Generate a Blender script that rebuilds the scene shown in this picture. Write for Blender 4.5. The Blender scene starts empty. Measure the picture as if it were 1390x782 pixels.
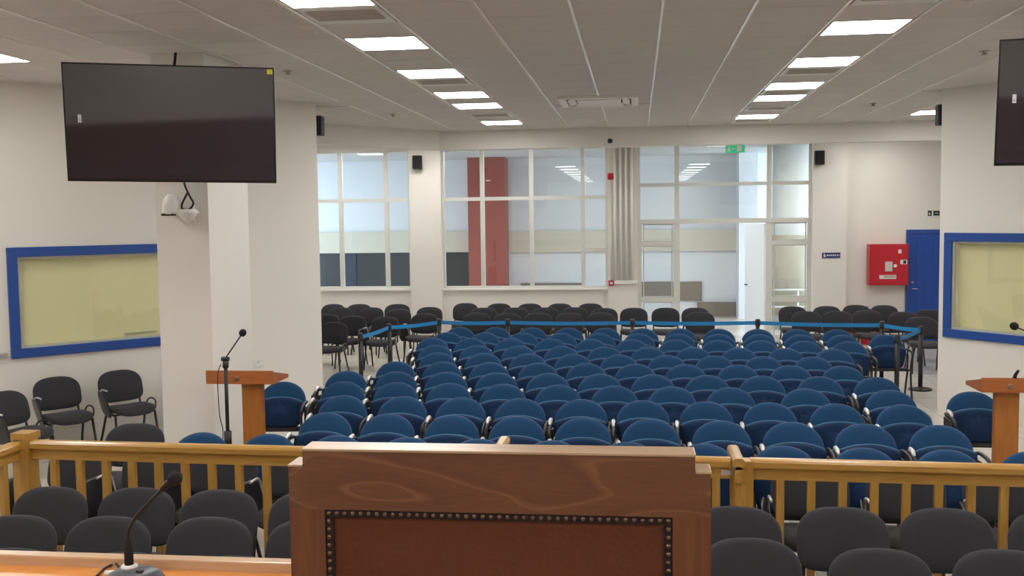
import bpy, bmesh, math, random
from mathutils import Vector, Matrix, Quaternion

random.seed(7)
SC = bpy.context.scene
COL = SC.collection
PI = math.pi
EYE = 2.43

# ------------------------------------------------------------------ camera
def setup_camera():
    f, yaw, pitch, roll = 1382.16, -0.122414, -0.06867, -0.012559
    w = Vector((math.sin(yaw) * math.cos(pitch), math.cos(yaw) * math.cos(pitch), math.sin(pitch)))
    r = w.cross(Vector((0, 0, 1))).normalized()
    u = r.cross(w)
    c, s = math.cos(roll), math.sin(roll)
    r2, u2 = c * r + s * u, -s * r + c * u
    cd = bpy.data.cameras.new('camera')
    cd.sensor_fit = 'HORIZONTAL'
    cd.sensor_width = 36.0
    cd.lens = 36.0 * f / 1390.0
    cd.clip_start = 0.05
    cd.clip_end = 200
    co = bpy.data.objects.new('camera', cd)
    m = Matrix((r2, u2, -w)).transposed().to_4x4()
    m.translation = Vector((0, 0, EYE))
    co.matrix_world = m
    COL.objects.link(co)
    SC.camera = co
setup_camera()

# ------------------------------------------------------------------ world and exposure
world = bpy.data.worlds.new('overcast_sky')
world.use_nodes = True
bg = world.node_tree.nodes['Background']
bg.inputs[0].default_value = (0.62, 0.74, 0.9, 1)
bg.inputs[1].default_value = 1.0
SC.world = world
SC.view_settings.view_transform = 'Standard'
SC.view_settings.look = 'None'
SC.view_settings.gamma = 1.0
SC.view_settings.use_curve_mapping = False
SC.view_settings.exposure = 0.0
PANEL_POWER = 24.0        # radiance of the recessed ceiling light panels
HALL_POWER = 290.0        # added fill lamps, unseen at the ends of the entrance hall

def area_light(name, loc, rot, sx, sy, power, color):
    ld = bpy.data.lights.new(name, 'AREA')
    ld.shape = 'RECTANGLE'
    ld.size, ld.size_y = sx, sy
    ld.energy = power
    ld.color = color
    o = bpy.data.objects.new(name, ld)
    o.location, o.rotation_euler = loc, rot
    COL.objects.link(o)
# (more added panels, hidden behind the beam, brighten the hall; built below)
# invented cool fill lamps outside both hall ends, brightening it behind the glass
area_light('hall_fill_left', (-9.9, 22.4, 2.0), (0, -PI / 2, 0), 3.2, 4.2, HALL_POWER * 0.75, (0.7, 0.85, 1.0))
area_light('hall_fill_right', (8.4, 22.4, 2.0), (0, PI / 2, 0), 3.2, 4.2, HALL_POWER * 1.9, (0.7, 0.85, 1.0))

# ------------------------------------------------------------------ materials
def lin(c):
    c = c / 255.0
    return c / 12.92 if c <= 0.04045 else ((c + 0.055) / 1.055) ** 2.4
def rgb(r, g, b):
    return (lin(r), lin(g), lin(b), 1.0)

def mat(name, col, rough=0.6, metal=0.0, noise=0.0, nscale=20.0, bump=0.0, bscale=200.0, coat=0.0, spec=0.5, emit=None, estr=0.0, sheen=0.0):
    m = bpy.data.materials.new(name)
    m.use_nodes = True
    nt = m.node_tree
    b = nt.nodes['Principled BSDF']
    b.inputs['Base Color'].default_value = col
    b.inputs['Roughness'].default_value = rough
    b.inputs['Metallic'].default_value = metal
    b.inputs['Specular IOR Level'].default_value = spec
    if coat: b.inputs['Coat Weight'].default_value = coat; b.inputs['Coat Roughness'].default_value = 0.04
    if sheen: b.inputs['Sheen Weight'].default_value = sheen; b.inputs['Sheen Roughness'].default_value = 0.5
    if emit:
        b.inputs['Emission Color'].default_value = emit
        b.inputs['Emission Strength'].default_value = estr
    if noise or bump:
        tc = nt.nodes.new('ShaderNodeTexCoord')
    if noise:
        n = nt.nodes.new('ShaderNodeTexNoise')
        n.inputs['Scale'].default_value = nscale
        n.inputs['Detail'].default_value = 4
        nt.links.new(tc.outputs['Object'], n.inputs['Vector'])
        mx = nt.nodes.new('ShaderNodeMix'); mx.data_type = 'RGBA'
        mx.inputs[6].default_value = tuple(c * (1 - noise) for c in col[:3]) + (1,)
        mx.inputs[7].default_value = tuple(min(1, c * (1 + noise)) for c in col[:3]) + (1,)
        nt.links.new(n.outputs['Fac'], mx.inputs[0])
        nt.links.new(mx.outputs[2], b.inputs['Base Color'])
    if bump:
        n2 = nt.nodes.new('ShaderNodeTexNoise')
        n2.inputs['Scale'].default_value = bscale
        nt.links.new(tc.outputs['Object'], n2.inputs['Vector'])
        bp = nt.nodes.new('ShaderNodeBump')
        bp.inputs['Strength'].default_value = bump
        bp.inputs['Distance'].default_value = 0.01
        nt.links.new(n2.outputs['Fac'], bp.inputs['Height'])
        nt.links.new(bp.outputs['Normal'], b.inputs['Normal'])
    return m

def wood(name, dark, light, scale=3.0, axis='X', rough=0.35, coat=0.3, stretch=12.0, dist=2.0):
    m = bpy.data.materials.new(name)
    m.use_nodes = True
    nt = m.node_tree
    b = nt.nodes['Principled BSDF']
    tc = nt.nodes.new('ShaderNodeTexCoord')
    mp = nt.nodes.new('ShaderNodeMapping')
    sc = [stretch, stretch, stretch]
    sc['XYZ'.index(axis)] = 1.0
    mp.inputs['Scale'].default_value = sc
    n = nt.nodes.new('ShaderNodeTexNoise')
    n.inputs['Scale'].default_value = scale
    n.inputs['Detail'].default_value = 5
    n.inputs['Distortion'].default_value = dist
    cr = nt.nodes.new('ShaderNodeValToRGB')
    cr.color_ramp.elements[0].position = 0.3
    cr.color_ramp.elements[0].color = dark
    cr.color_ramp.elements[1].position = 0.7
    cr.color_ramp.elements[1].color = light
    nt.links.new(tc.outputs['Object'], mp.inputs['Vector'])
    nt.links.new(mp.outputs['Vector'], n.inputs['Vector'])
    nt.links.new(n.outputs['Fac'], cr.inputs['Fac'])
    nt.links.new(cr.outputs['Color'], b.inputs['Base Color'])
    b.inputs['Roughness'].default_value = rough
    b.inputs['Coat Weight'].default_value = coat
    b.inputs['Coat Roughness'].default_value = 0.2
    return m

def burl(name):
    """flat-sawn wood: stretched cathedral figures"""
    m = bpy.data.materials.new(name)
    m.use_nodes = True
    nt = m.node_tree
    b = nt.nodes['Principled BSDF']
    tc = nt.nodes.new('ShaderNodeTexCoord')
    mp = nt.nodes.new('ShaderNodeMapping')
    mp.inputs['Scale'].default_value = (1.6, 1.0, 6.5)
    mp.inputs['Location'].default_value = (0.12, 0.0, -12.4)
    n = nt.nodes.new('ShaderNodeTexNoise'); n.inputs['Scale'].default_value = 1.3; n.inputs['Detail'].default_value = 1.5
    w = nt.nodes.new('ShaderNodeMath'); w.operation = 'MULTIPLY'; w.inputs[1].default_value = 6.0
    fr = nt.nodes.new('ShaderNodeMath'); fr.operation = 'FRACT'
    n2 = nt.nodes.new('ShaderNodeTexNoise'); n2.inputs['Scale'].default_value = 30; n2.inputs['Detail'].default_value = 4
    mp2 = nt.nodes.new('ShaderNodeMapping'); mp2.inputs['Scale'].default_value = (1, 8, 8)
    cr = nt.nodes.new('ShaderNodeValToRGB')
    e = cr.color_ramp.elements
    e[0].position = 0.0; e[0].color = rgb(140, 94, 66)
    e[1].position = 1.0; e[1].color = rgb(132, 87, 60)
    x = cr.color_ramp.elements.new(0.8); x.color = rgb(131, 86, 59)
    x = cr.color_ramp.elements.new(0.94); x.color = rgb(158, 110, 78)
    mx = nt.nodes.new('ShaderNodeMix'); mx.data_type = 'RGBA'; mx.blend_type = 'MULTIPLY'; mx.inputs[0].default_value = 0.35
    nt.links.new(tc.outputs['Object'], mp.inputs['Vector']); nt.links.new(mp.outputs[0], n.inputs['Vector'])
    nt.links.new(tc.outputs['Object'], mp2.inputs['Vector']); nt.links.new(mp2.outputs[0], n2.inputs['Vector'])
    nt.links.new(n.outputs['Fac'], w.inputs[0]); nt.links.new(w.outputs[0], fr.inputs[0])
    nt.links.new(fr.outputs[0], cr.inputs['Fac'])
    nt.links.new(cr.outputs['Color'], mx.inputs[6]); nt.links.new(n2.outputs['Fac'], mx.inputs[7])
    nt.links.new(mx.outputs[2], b.inputs['Base Color'])
    b.inputs['Roughness'].default_value = 0.4
    b.inputs['Coat Weight'].default_value = 0.2
    b.inputs['Coat Roughness'].default_value = 0.25
    return m

def glass(name, tint=(1, 1, 1, 1), refl=1.0, rough=0.0):
    m = bpy.data.materials.new(name)
    m.use_nodes = True
    nt = m.node_tree
    for n in list(nt.nodes):
        if n.type != 'OUTPUT_MATERIAL': nt.nodes.remove(n)
    out = [n for n in nt.nodes if n.type == 'OUTPUT_MATERIAL'][0]
    fr = nt.nodes.new('ShaderNodeFresnel')
    # a thin pane: both faces reflect as seen from the air side
    ge = nt.nodes.new('ShaderNodeNewGeometry')
    mm = nt.nodes.new('ShaderNodeMapRange'); mm.inputs[3].default_value = 1.5; mm.inputs[4].default_value = 1 / 1.5
    nt.links.new(ge.outputs['Backfacing'], mm.inputs[0]); nt.links.new(mm.outputs[0], fr.inputs['IOR'])
    mu = nt.nodes.new('ShaderNodeMath'); mu.operation = 'MULTIPLY'; mu.inputs[1].default_value = refl
    t = nt.nodes.new('ShaderNodeBsdfTransparent'); t.inputs[0].default_value = tint
    g = nt.nodes.new('ShaderNodeBsdfGlossy'); g.inputs['Roughness'].default_value = rough
    mx = nt.nodes.new('ShaderNodeMixShader')
    nt.links.new(fr.outputs[0], mu.inputs[0]); nt.links.new(mu.outputs[0], mx.inputs[0])
    nt.links.new(t.outputs[0], mx.inputs[1]); nt.links.new(g.outputs[0], mx.inputs[2])
    nt.links.new(mx.outputs[0], out.inputs['Surface'])
    return m

M = {}
M['wall'] = mat('wall_paint', rgb(229, 225, 217), 0.75, noise=0.015, nscale=1.5, bump=0.05, bscale=60)
M['beam'] = mat('beam_paint', rgb(229, 225, 217), 0.75, noise=0.015, nscale=1.5)
M['ceiling'] = mat('ceiling_tile_grey_white', rgb(213, 207, 203), 0.85, noise=0.03, nscale=3, bump=0.15, bscale=300)
M['grid'] = mat('ceiling_grid_metal', rgb(250, 246, 240), 0.25, spec=0.8)
M['white'] = mat('white_painted_metal', rgb(240, 238, 232), 0.4)
M['whiteplastic'] = mat('white_plastic', rgb(232, 230, 226), 0.35)
M['panelframe'] = mat('light_frame_white', rgb(230, 228, 222), 0.4)
M['emit'] = mat('lit_diffuser', (1, 1, 1, 1), 0.5, emit=(1.0, 0.97, 0.935, 1), estr=PANEL_POWER)
M['louvre'] = mat('vent_louvre_grey', rgb(178, 170, 162), 0.5)
M['dark'] = mat('dark_slot', rgb(28, 26, 26), 0.6)
M['blue'] = mat('blue_upholstery', rgb(18, 64, 102), 0.85, noise=0.12, nscale=8, bump=0.1, bscale=500, spec=0.3, sheen=0.15)
M['blueseat'] = mat('navy_seat_underside', rgb(6, 40, 76), 0.85, noise=0.12, nscale=8, bump=0.1, bscale=500, spec=0.3, sheen=0.12)
M['piping'] = mat('blue_piping', rgb(62, 108, 146), 0.7)
M['black'] = mat('charcoal_fabric', rgb(55, 55, 59), 0.9, noise=0.12, nscale=10, bump=0.15, bscale=600, spec=0.25, sheen=0.1)
M['blackseat'] = mat('charcoal_seat_fabric', rgb(52, 52, 54), 0.9, noise=0.12, nscale=10, bump=0.15, bscale=600, spec=0.25, sheen=0.1)
M['tube'] = mat('black_powder_coated_steel', rgb(38, 36, 37), 0.4, spec=0.5)
M['chrome'] = mat('polished_metal', rgb(225, 223, 220), 0.28, metal=0.6)
M['tablet'] = mat('black_writing_tablet', rgb(34, 32, 36), 0.35)
M['browntablet'] = mat('brown_side_panel', rgb(66, 54, 52), 0.45)
M['oak'] = wood('golden_oak', rgb(172, 128, 60), rgb(192, 150, 76), scale=2.5, axis='X', rough=0.3, coat=0.4)
M['oakv'] = wood('golden_oak_upright', rgb(168, 124, 54), rgb(188, 146, 70), scale=2.5, axis='Z', rough=0.35, coat=0.3)
M['walnut'] = burl('chair_walnut')
M['walnutv'] = wood('chair_walnut_upright', rgb(112, 70, 46), rgb(138, 88, 58), scale=3, axis='Z', rough=0.4, coat=0.2)
M['leather'] = mat('brown_leather', rgb(112, 60, 34), 0.5, noise=0.12, nscale=3, bump=0.12, bscale=120)
M['braid'] = mat('dark_leather_trim', rgb(46, 28, 24), 0.6)
M['brass'] = mat('antique_brass_nail', rgb(150, 128, 108), 0.35, metal=0.8)
M['desk'] = wood('orange_beech_desk', rgb(208, 130, 58), rgb(224, 150, 74), scale=2.0, axis='X', rough=0.3, coat=0.4)
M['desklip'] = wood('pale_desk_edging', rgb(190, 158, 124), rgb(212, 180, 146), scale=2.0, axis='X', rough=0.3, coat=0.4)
M['lectern'] = wood('lectern_beech', rgb(168, 96, 48), rgb(188, 112, 60), scale=2.0, axis='X', rough=0.35, coat=0.3)
M['lecternv'] = wood('lectern_beech_upright', rgb(168, 104, 42), rgb(186, 120, 54), scale=2.0, axis='Z', rough=0.35, coat=0.3)
M['screen'] = mat('switched_off_screen', rgb(50, 48, 54), 0.05, spec=1.0, coat=1.0)
M['bezel'] = mat('black_bezel', rgb(18, 18, 20), 0.3)
M['yellow'] = mat('yellow_sticker', rgb(205, 190, 30), 0.5)
M['paper'] = mat('white_sticker', rgb(225, 225, 225), 0.5)
M['blueframe'] = mat('royal_blue_paint', rgb(34, 76, 152), 0.35, noise=0.03, nscale=5)
M['bluedoor'] = mat('royal_blue_door_paint', rgb(24, 74, 160), 0.4)
M['blind'] = mat('olive_cream_blind', rgb(240, 233, 196), 0.8, noise=0.03, nscale=1.2)
M['beading'] = mat('grey_white_beading', rgb(190, 192, 178), 0.4)
M['glass'] = glass('clear_glass', (0.96, 0.98, 0.98, 1), 1.0)
M['cabinglass'] = glass('cabin_glass', (0.97, 0.98, 0.94, 1), 1.0)
M['alu'] = mat('off_white_aluminium', rgb(216, 216, 209), 0.4)
M['hallwall'] = mat('hall_wall_cool_white', rgb(222, 226, 230), 0.8)
M['hallceil'] = mat('hall_ceiling_grey', rgb(196, 196, 196), 0.85)
M['band'] = mat('beige_band_paint', rgb(206, 202, 186), 0.7)
M['hallgrey'] = mat('grey_brown_cladding', rgb(134, 124, 112), 0.6)
M['hallclad'] = mat('taupe_column_cladding', rgb(168, 160, 142), 0.6)
M['darkglass'] = mat('dark_glazing', rgb(52, 58, 62), 0.25, noise=0.1, nscale=1)
M['darkframe'] = mat('dark_glazing_frame', rgb(44, 52, 72), 0.35)
M['redcol'] = mat('brick_red_paint', rgb(150, 74, 66), 0.6, noise=0.03, nscale=2)
M['greycol'] = mat('pale_grey_paint', rgb(196, 198, 194), 0.6)
M['red'] = mat('signal_red_paint', rgb(188, 28, 46), 0.35)
M['green'] = mat('exit_green', rgb(0, 170, 110), 0.4, emit=rgb(20, 200, 130), estr=0.35)
M['darkgreen'] = mat('dark_pictogram_green', rgb(28, 50, 44), 0.5)
M['signblue'] = mat('sign_blue', rgb(38, 40, 110), 0.4)
M['beltblue'] = mat('barrier_belt_blue', rgb(24, 132, 196), 0.6)
M['speaker'] = mat('black_speaker_plastic', rgb(34, 36, 42), 0.45)
M['greyplastic'] = mat('grey_microphone_plastic', rgb(78, 80, 86), 0.35)
M['rubber'] = mat('black_foam', rgb(22, 21, 23), 0.9, bump=0.3, bscale=900)
M['cable'] = mat('black_cable', rgb(26, 24, 26), 0.5)
M['dais'] = mat('dais_carpet', rgb(92, 60, 48), 0.95)

def floor_material():
    m = bpy.data.materials.new('pale_vinyl_floor')
    m.use_nodes = True
    nt = m.node_tree
    b = nt.nodes['Principled BSDF']
    tc = nt.nodes.new('ShaderNodeTexCoord')
    br = nt.nodes.new('ShaderNodeTexBrick')
    br.inputs['Color1'].default_value = rgb(212, 206, 195)
    br.inputs['Color2'].default_value = rgb(206, 200, 189)
    br.inputs['Mortar'].default_value = rgb(164, 158, 148)
    br.inputs['Scale'].default_value = 1.0
    br.inputs['Mortar Size'].default_value = 0.004
    br.inputs['Brick Width'].default_value = 0.6
    br.inputs['Row Height'].default_value = 0.6
    br.offset = 0.0
    n = nt.nodes.new('ShaderNodeTexNoise'); n.inputs['Scale'].default_value = 2.5; n.inputs['Detail'].default_value = 6
    mr = nt.nodes.new('ShaderNodeMapRange'); mr.inputs[3].default_value = 0.12; mr.inputs[4].default_value = 0.3
    nt.links.new(tc.outputs['Object'], br.inputs['Vector'])
    nt.links.new(tc.outputs['Object'], n.inputs['Vector'])
    nt.links.new(n.outputs['Fac'], mr.inputs[0])
    nt.links.new(mr.outputs[0], b.inputs['Roughness'])
    nt.links.new(br.outputs['Color'], b.inputs['Base Color'])
    return m
M['floor'] = floor_material()

# ------------------------------------------------------------------ mesh helpers
def nb(): return bmesh.new()

def box(bm, x0, x1, y0, y1, z0, z1, bev=0.0, mi=0, mtx=None):
    vs = [bm.verts.new((x, y, z)) for x in (x0, x1) for y in (y0, y1) for z in (z0, z1)]
    idx = [(0, 1, 3, 2), (4, 6, 7, 5), (0, 4, 5, 1), (2, 3, 7, 6), (0, 2, 6, 4), (1, 5, 7, 3)]
    fs = [bm.faces.new([vs[i] for i in f]) for f in idx]
    for f in fs: f.material_index = mi
    if bev:
        es = list({e for f in fs for e in f.edges})
        r = bmesh.ops.bevel(bm, geom=es, offset=bev, segments=2, affect='EDGES', clamp_overlap=True, profile=0.6)
        for f in r['faces']: f.material_index = mi
        allv = list({v for f in fs if f.is_valid for v in f.verts} | {v for f in r['faces'] for v in f.verts})
    else:
        allv = vs
    if mtx is not None:
        for v in allv: v.co = mtx @ v.co
    return allv

def tube(bm, pts, r, n=8, mi=0, cap=True):
    pts = [Vector(p) for p in pts]
    rs = r if isinstance(r, (list, tuple)) else [r] * len(pts)
    t = (pts[1] - pts[0]).normalized()
    up = Vector((0, 0, 1)) if abs(t.z) < 0.9 else Vector((1, 0, 0))
    a = t.cross(up).normalized()
    rings = []
    for i, p in enumerate(pts):
        if i == 0: tn = (pts[1] - pts[0]).normalized()
        elif i == len(pts) - 1: tn = (pts[-1] - pts[-2]).normalized()
        else: tn = ((pts[i] - pts[i - 1]).normalized() + (pts[i + 1] - pts[i]).normalized()).normalized()
        a = (a - tn * a.dot(tn)).normalized()
        b = tn.cross(a)
        rings.append([bm.verts.new(p + (a * math.cos(2 * PI * k / n) + b * math.sin(2 * PI * k / n)) * rs[i]) for k in range(n)])
    for i in range(len(rings) - 1):
        for k in range(n):
            f = bm.faces.new((rings[i][k], rings[i][(k + 1) % n], rings[i + 1][(k + 1) % n], rings[i + 1][k]))
            f.material_index = mi; f.smooth = True
    if cap:
        f = bm.faces.new(rings[0][::-1]); f.material_index = mi
        f = bm.faces.new(rings[-1]); f.material_index = mi

def arc(pts, k=5):
    """Catmull-Rom through the points"""
    P = [Vector(p) for p in pts]
    out = []
    for i in range(len(P) - 1):
        p0 = P[max(i - 1, 0)]; p1 = P[i]; p2 = P[i + 1]; p3 = P[min(i + 2, len(P) - 1)]
        for j in range(k):
            t = j / k
            out.append(0.5 * ((2 * p1) + (p2 - p0) * t + (2 * p0 - 5 * p1 + 4 * p2 - p3) * t * t + (3 * p1 - p0 - 3 * p2 + p3) * t ** 3))
    out.append(P[-1])
    return out

def lathe(bm, prof, cx=0, cy=0, n=16, mi=0, axis='z', origin=(0, 0, 0)):
    rings = []
    for (r, h) in prof:
        ring = []
        for k in range(n):
            a = 2 * PI * k / n
            if axis == 'z': v = (cx + r * math.cos(a), cy + r * math.sin(a), h)
            else: v = (origin[0] + r * math.cos(a), origin[1] + h, origin[2] + r * math.sin(a))
            ring.append(bm.verts.new(v))
        rings.append(ring)
    for i in range(len(rings) - 1):
        for k in range(n):
            f = bm.faces.new((rings[i][k], rings[i][(k + 1) % n], rings[i + 1][(k + 1) % n], rings[i + 1][k]))
            f.material_index = mi; f.smooth = True
    for ring in (rings[0][::-1], rings[-1]):
        f = bm.faces.new(ring); f.material_index = mi

def cushion(bm, outline, prof, mapf, mi=0):
    """closed padded shape. outline: (u,v) loop; prof: (inset, w) from the back centre round to the front centre"""
    cx = sum(p[0] for p in outline) / len(outline); cy = sum(p[1] for p in outline) / len(outline)
    n = len(outline)
    rings = []
    for ins, w in prof:
        ring = []
        for (u, v) in outline:
            du, dv = u - cx, v - cy
            L = math.hypot(du, dv)
            s = max(0.0, 1 - ins / L) if ins < 1 else 0.0
            ring.append(bm.verts.new(mapf(cx + du * s, cy + dv * s, w)))
        rings.append(ring)
    for i in range(len(rings) - 1):
        for k in range(n):
            f = bm.faces.new((rings[i][k], rings[i][(k + 1) % n], rings[i + 1][(k + 1) % n], rings[i + 1][k]))
            f.smooth = True; f.material_index = mi
    for ring, w, rev in ((rings[0], prof[0][1], True), (rings[-1], prof[-1][1], False)):
        c = bm.verts.new(mapf(cx, cy, w))
        for k in range(n):
            a, b2 = ring[k], ring[(k + 1) % n]
            f = bm.faces.new((b2, a, c) if rev else (a, b2, c))
            f.smooth = True; f.material_index = mi

def superellipse(a, b, p, n=28, cx=0, cy=0, ptop=None):
    out = []
    for k in range(n):
        t = 2 * PI * k / n
        c, s = math.cos(t), math.sin(t)
        q = ptop if (ptop and s > 0) else p
        out.append((cx + a * math.copysign(abs(c) ** (2 / q), c), cy + b * math.copysign(abs(s) ** (2 / q), s)))
    return out

def link(name, bm, mats, parent=None, loc=None, rot=None, smooth=False):
    bmesh.ops.recalc_face_normals(bm, faces=bm.faces[:])
    me = bpy.data.meshes.new(name)
    if smooth:
        for f in bm.faces: f.smooth = True
    bm.to_mesh(me); bm.free()
    if not isinstance(mats, (list, tuple)): mats = [mats]
    for m in mats: me.materials.append(m)
    o = bpy.data.objects.new(name, me)
    COL.objects.link(o)
    if parent: o.parent = parent
    if loc is not None: o.location = loc
    if rot is not None: o.rotation_euler = rot
    return o

def tag(o, label, cat=None, group=None, kind=None):
    if label: o['label'] = label
    if cat: o['category'] = cat
    if group: o['group'] = group
    if kind: o['kind'] = kind
    return o

def thing(name, label, cat, loc=(0, 0, 0), rotz=0.0, group=None, kind=None):
    o = bpy.data.objects.new(name, None)
    o.empty_display_size = 0.1
    COL.objects.link(o)
    o.location = loc; o.rotation_euler = (0, 0, rotz)
    return tag(o, label, cat, group, kind)

def bpart(name, parent, m, *boxes, bev=0.0, label=None):
    bm = nb()
    for b in boxes: box(bm, *b, bev=bev)
    o = link(name, bm, m, parent)
    if label: o['label'] = label
    return o

def copy_tree(root, loc, rotz, label, group):
    r = root.copy(); COL.objects.link(r)
    r.location = loc; r.rotation_euler = (0, 0, rotz)
    r['label'] = label; r['group'] = group
    for ch in list(root.children):
        c = ch.copy(); COL.objects.link(c); c.parent = r
        for g in ch.children:
            d = g.copy(); COL.objects.link(d); d.parent = c
    return r

class Placer:
    """first call moves the prototype itself, later calls copy it"""
    def __init__(self, proto): self.p = proto; self.used = False
    def __call__(self, x, y, rz, label, group, z=0.0):
        if not self.used:
            self.used = True
            self.p.location = (x, y, z); self.p.rotation_euler = (0, 0, rz)
            self.p['label'] = label; self.p['group'] = group
            return self.p
        return copy_tree(self.p, (x, y, z), rz, label, group)

ORD = ['', 'first', 'second', 'third', 'fourth', 'fifth', 'sixth', 'seventh', 'eighth', 'ninth', 'tenth', 'eleventh', 'twelfth', 'thirteenth']

# ------------------------------------------------------------------ setting
def wall(name, p0, p1, z0, z1, th, mat_, openings=(), label=None):
    """wall along p0->p1; its visible face is the left-hand side line p0->p1, thickness to the right"""
    p0, p1 = Vector(p0), Vector(p1)
    d = (p1 - p0); L = d.length; d.normalize()
    nrm = Vector((d.y, -d.x))
    us = sorted({0, L} | {o[0] for o in openings} | {o[1] for o in openings})
    zs = sorted({z0, z1} | {o[2] for o in openings} | {o[3] for o in openings})
    bm = nb()
    for i in range(len(us) - 1):
        for j in range(len(zs) - 1):
            um, zm = (us[i] + us[i + 1]) / 2, (zs[j] + zs[j + 1]) / 2
            if any(o[0] < um < o[1] and o[2] < zm < o[3] for o in openings): continue
            vs = []
            for u in (us[i], us[i + 1]):
                for w in (0, th):
                    for z in (zs[j], zs[j + 1]):
                        q = p0 + d * u + nrm * w
                        vs.append(bm.verts.new((q.x, q.y, z)))
            for f in [(0, 1, 3, 2), (4, 6, 7, 5), (0, 4, 5, 1), (2, 3, 7, 6), (0, 2, 6, 4), (1, 5, 7, 3)]:
                bm.faces.new([vs[k] for k in f])
    bmesh.ops.remove_doubles(bm, verts=bm.verts[:], dist=1e-5)
    # drop the internal faces between neighbouring cells
    seen = {}
    for f in bm.faces:
        key = tuple(sorted(v.index if v.index >= 0 else id(v) for v in f.verts)) if False else frozenset(id(v) for v in f.verts)
        seen.setdefault(key, []).append(f)
    bmesh.ops.delete(bm, geom=[f for fs in seen.values() if len(fs) > 1 for f in fs], context='FACES_ONLY')
    o = link(name, bm, mat_)
    tag(o, label or 'white painted wall', 'wall', None, 'structure')
    return o

CEIL = 3.885
fl = bpart('floor', None, M['floor'], (-9.5, 9.0, -3.0, 25.0, -0.1, 0.0))
tag(fl, 'pale glossy vinyl floor of the courtroom', 'floor', None, 'structure')

LC = Vector((-3.98, 12.48)); LD = Vector((-0.676, -0.737)).normalized()
RC = Vector((3.62, 12.8)); RD = Vector((0.62, -0.785)).normalized()
LE = LC + LD * 6.2; RE = RC + RD * 6.5
# oblique wall with cabin window on the left (u measured from the far corner LC)
wall('wall_left', LC, LE, 0, CEIL + 0.1, 0.14, M['wall'], [(1.3, 3.56, 1.14, 2.09)], 'oblique white wall behind the pillar on the left')
wall('wall_right', RC, RE, 0, CEIL + 0.1, -0.14, M['wall'], [(0.20, 2.45, 1.03, 2.09)], 'oblique white wall with blue-framed window on the right')
wall('wall_left_front', LE, (LE.x, -3), 0, CEIL + 0.1, 0.14, M['wall'], (), 'side wall beside the dais, left of the camera')
wall('wall_right_front', RE, (RE.x, -3), 0, CEIL + 0.1, -0.14, M['wall'], (), 'side wall beside the dais, right of the camera')
wall('wall_rear', (LE.x, -3), (RE.x, -3), 0, CEIL + 0.1, 0.14, M['wall'], (), 'wall behind the judges bench, behind the camera')
wall('wall_left_annex', (-7.6, 12.9), LC + Vector((-0.10, 0.06)), 0, CEIL + 0.1, 0.1, M['wall'], (), 'return wall of the seating annex on the left')
wall('wall_right_annex', RC + Vector((0.10, 0.06)), (7.6, 13.1), 0, CEIL + 0.1, 0.1, M['wall'], (), 'return wall of the annex on the right')
wall('wall_left_far', (-7.6, 12.9), (-7.6, 19.75), 0, CEIL + 0.1, -0.14, M['wall'], (), 'far side wall of the left annex')
wall('wall_right_far', (7.6, 13.1), (7.6, 19.75), 0, CEIL + 0.1, 0.14, M['wall'], (), 'far side wall of the right annex')
GY = 19.75
# glazed back wall with three openings, measured from its left end at X=-7.6
def X_(x): return x + 7.6
wall('wall_back', (7.6, GY), (-7.6, GY), 0, CEIL + 0.1, 0.2, M['wall'],
     [(7.6 - (-4.42), 7.6 - (-6.7), 1.05, 3.80), (7.6 - (-0.55), 7.6 - (-3.80), 1.05, 3.80),
      (7.6 - 3.27, 7.6 - 0.02, 0, 3.80)], 'white back wall carrying the glazed screens')
# columns on the back wall
for nm, x0, x1, dd, lb in (('trim_1', -4.42, -3.80, 0.12, 'white column between the two glazed screens'),
                           ('trim_2', -0.55, 0.02, 0.12, 'white column behind the four vertical pipes'),
                           ('trim_3', 3.27, 3.88, 0.16, 'white column right of the glazed entrance')):
    o = bpart(nm, None, M['wall'], (x0, x1, GY - dd, GY, 0, CEIL)); tag(o, lb, 'column', None, 'structure')

# dropped beam
def beam():
    pts = [(-7.6, 11.9), (-4.9, 14.75), (-3.25, 16.8), (7.6, 16.98)]
    bm = nb()
    z0, z1, th = EYE + 1.145, CEIL + 0.05, 0.28
    pts = pts[1:]
    pts.insert(0, (-7.6, 11.6))
    rows = []
    n = len(pts)
    for i, p in enumerate(pts):
        p = Vector(p)
        a = (Vector(pts[min(i + 1, n - 1)]) - Vector(pts[max(i - 1, 0)])).normalized()
        nr = Vector((-a.y, a.x))
        q = p + nr * th
        rows.append([bm.verts.new((p.x, p.y, z0)), bm.verts.new((p.x, p.y, z1)), bm.verts.new((q.x, q.y, z1)), bm.verts.new((q.x, q.y, z0))])
    for i in range(n - 1):
        for k in range(4):
            bm.faces.new((rows[i][k], rows[i + 1][k], rows[i + 1][(k + 1) % 4], rows[i][(k + 1) % 4]))
    bm.faces.new(rows[0]); bm.faces.new(rows[-1][::-1])
    o = link('trim_4', bm, M['beam'])
    tag(o, 'dropped white beam crossing the ceiling before the back annex', 'beam', None, 'structure')
beam()

o = bpart('trim_17', None, M['walnut'], (-6.0, 5.5, -2.98, -2.92, 0.6, 1.5)); tag(o, 'dark wood panelling on the wall behind the camera', 'panelling', None, 'structure')
# pillar in front of the left wall (and its twin, just outside the picture, on the right)
for nm, x0, x1, lb in (('trim_5', -4.18, -3.70, 'square white pillar carrying the left screen'),
                       ('trim_6', 3.50, 3.98, 'square white pillar carrying the right screen')):
    o = bpart(nm, None, M['wall'], (x0, x1, 8.5, 9.42, 0, CEIL)); tag(o, lb, 'pillar', None, 'structure')

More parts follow.
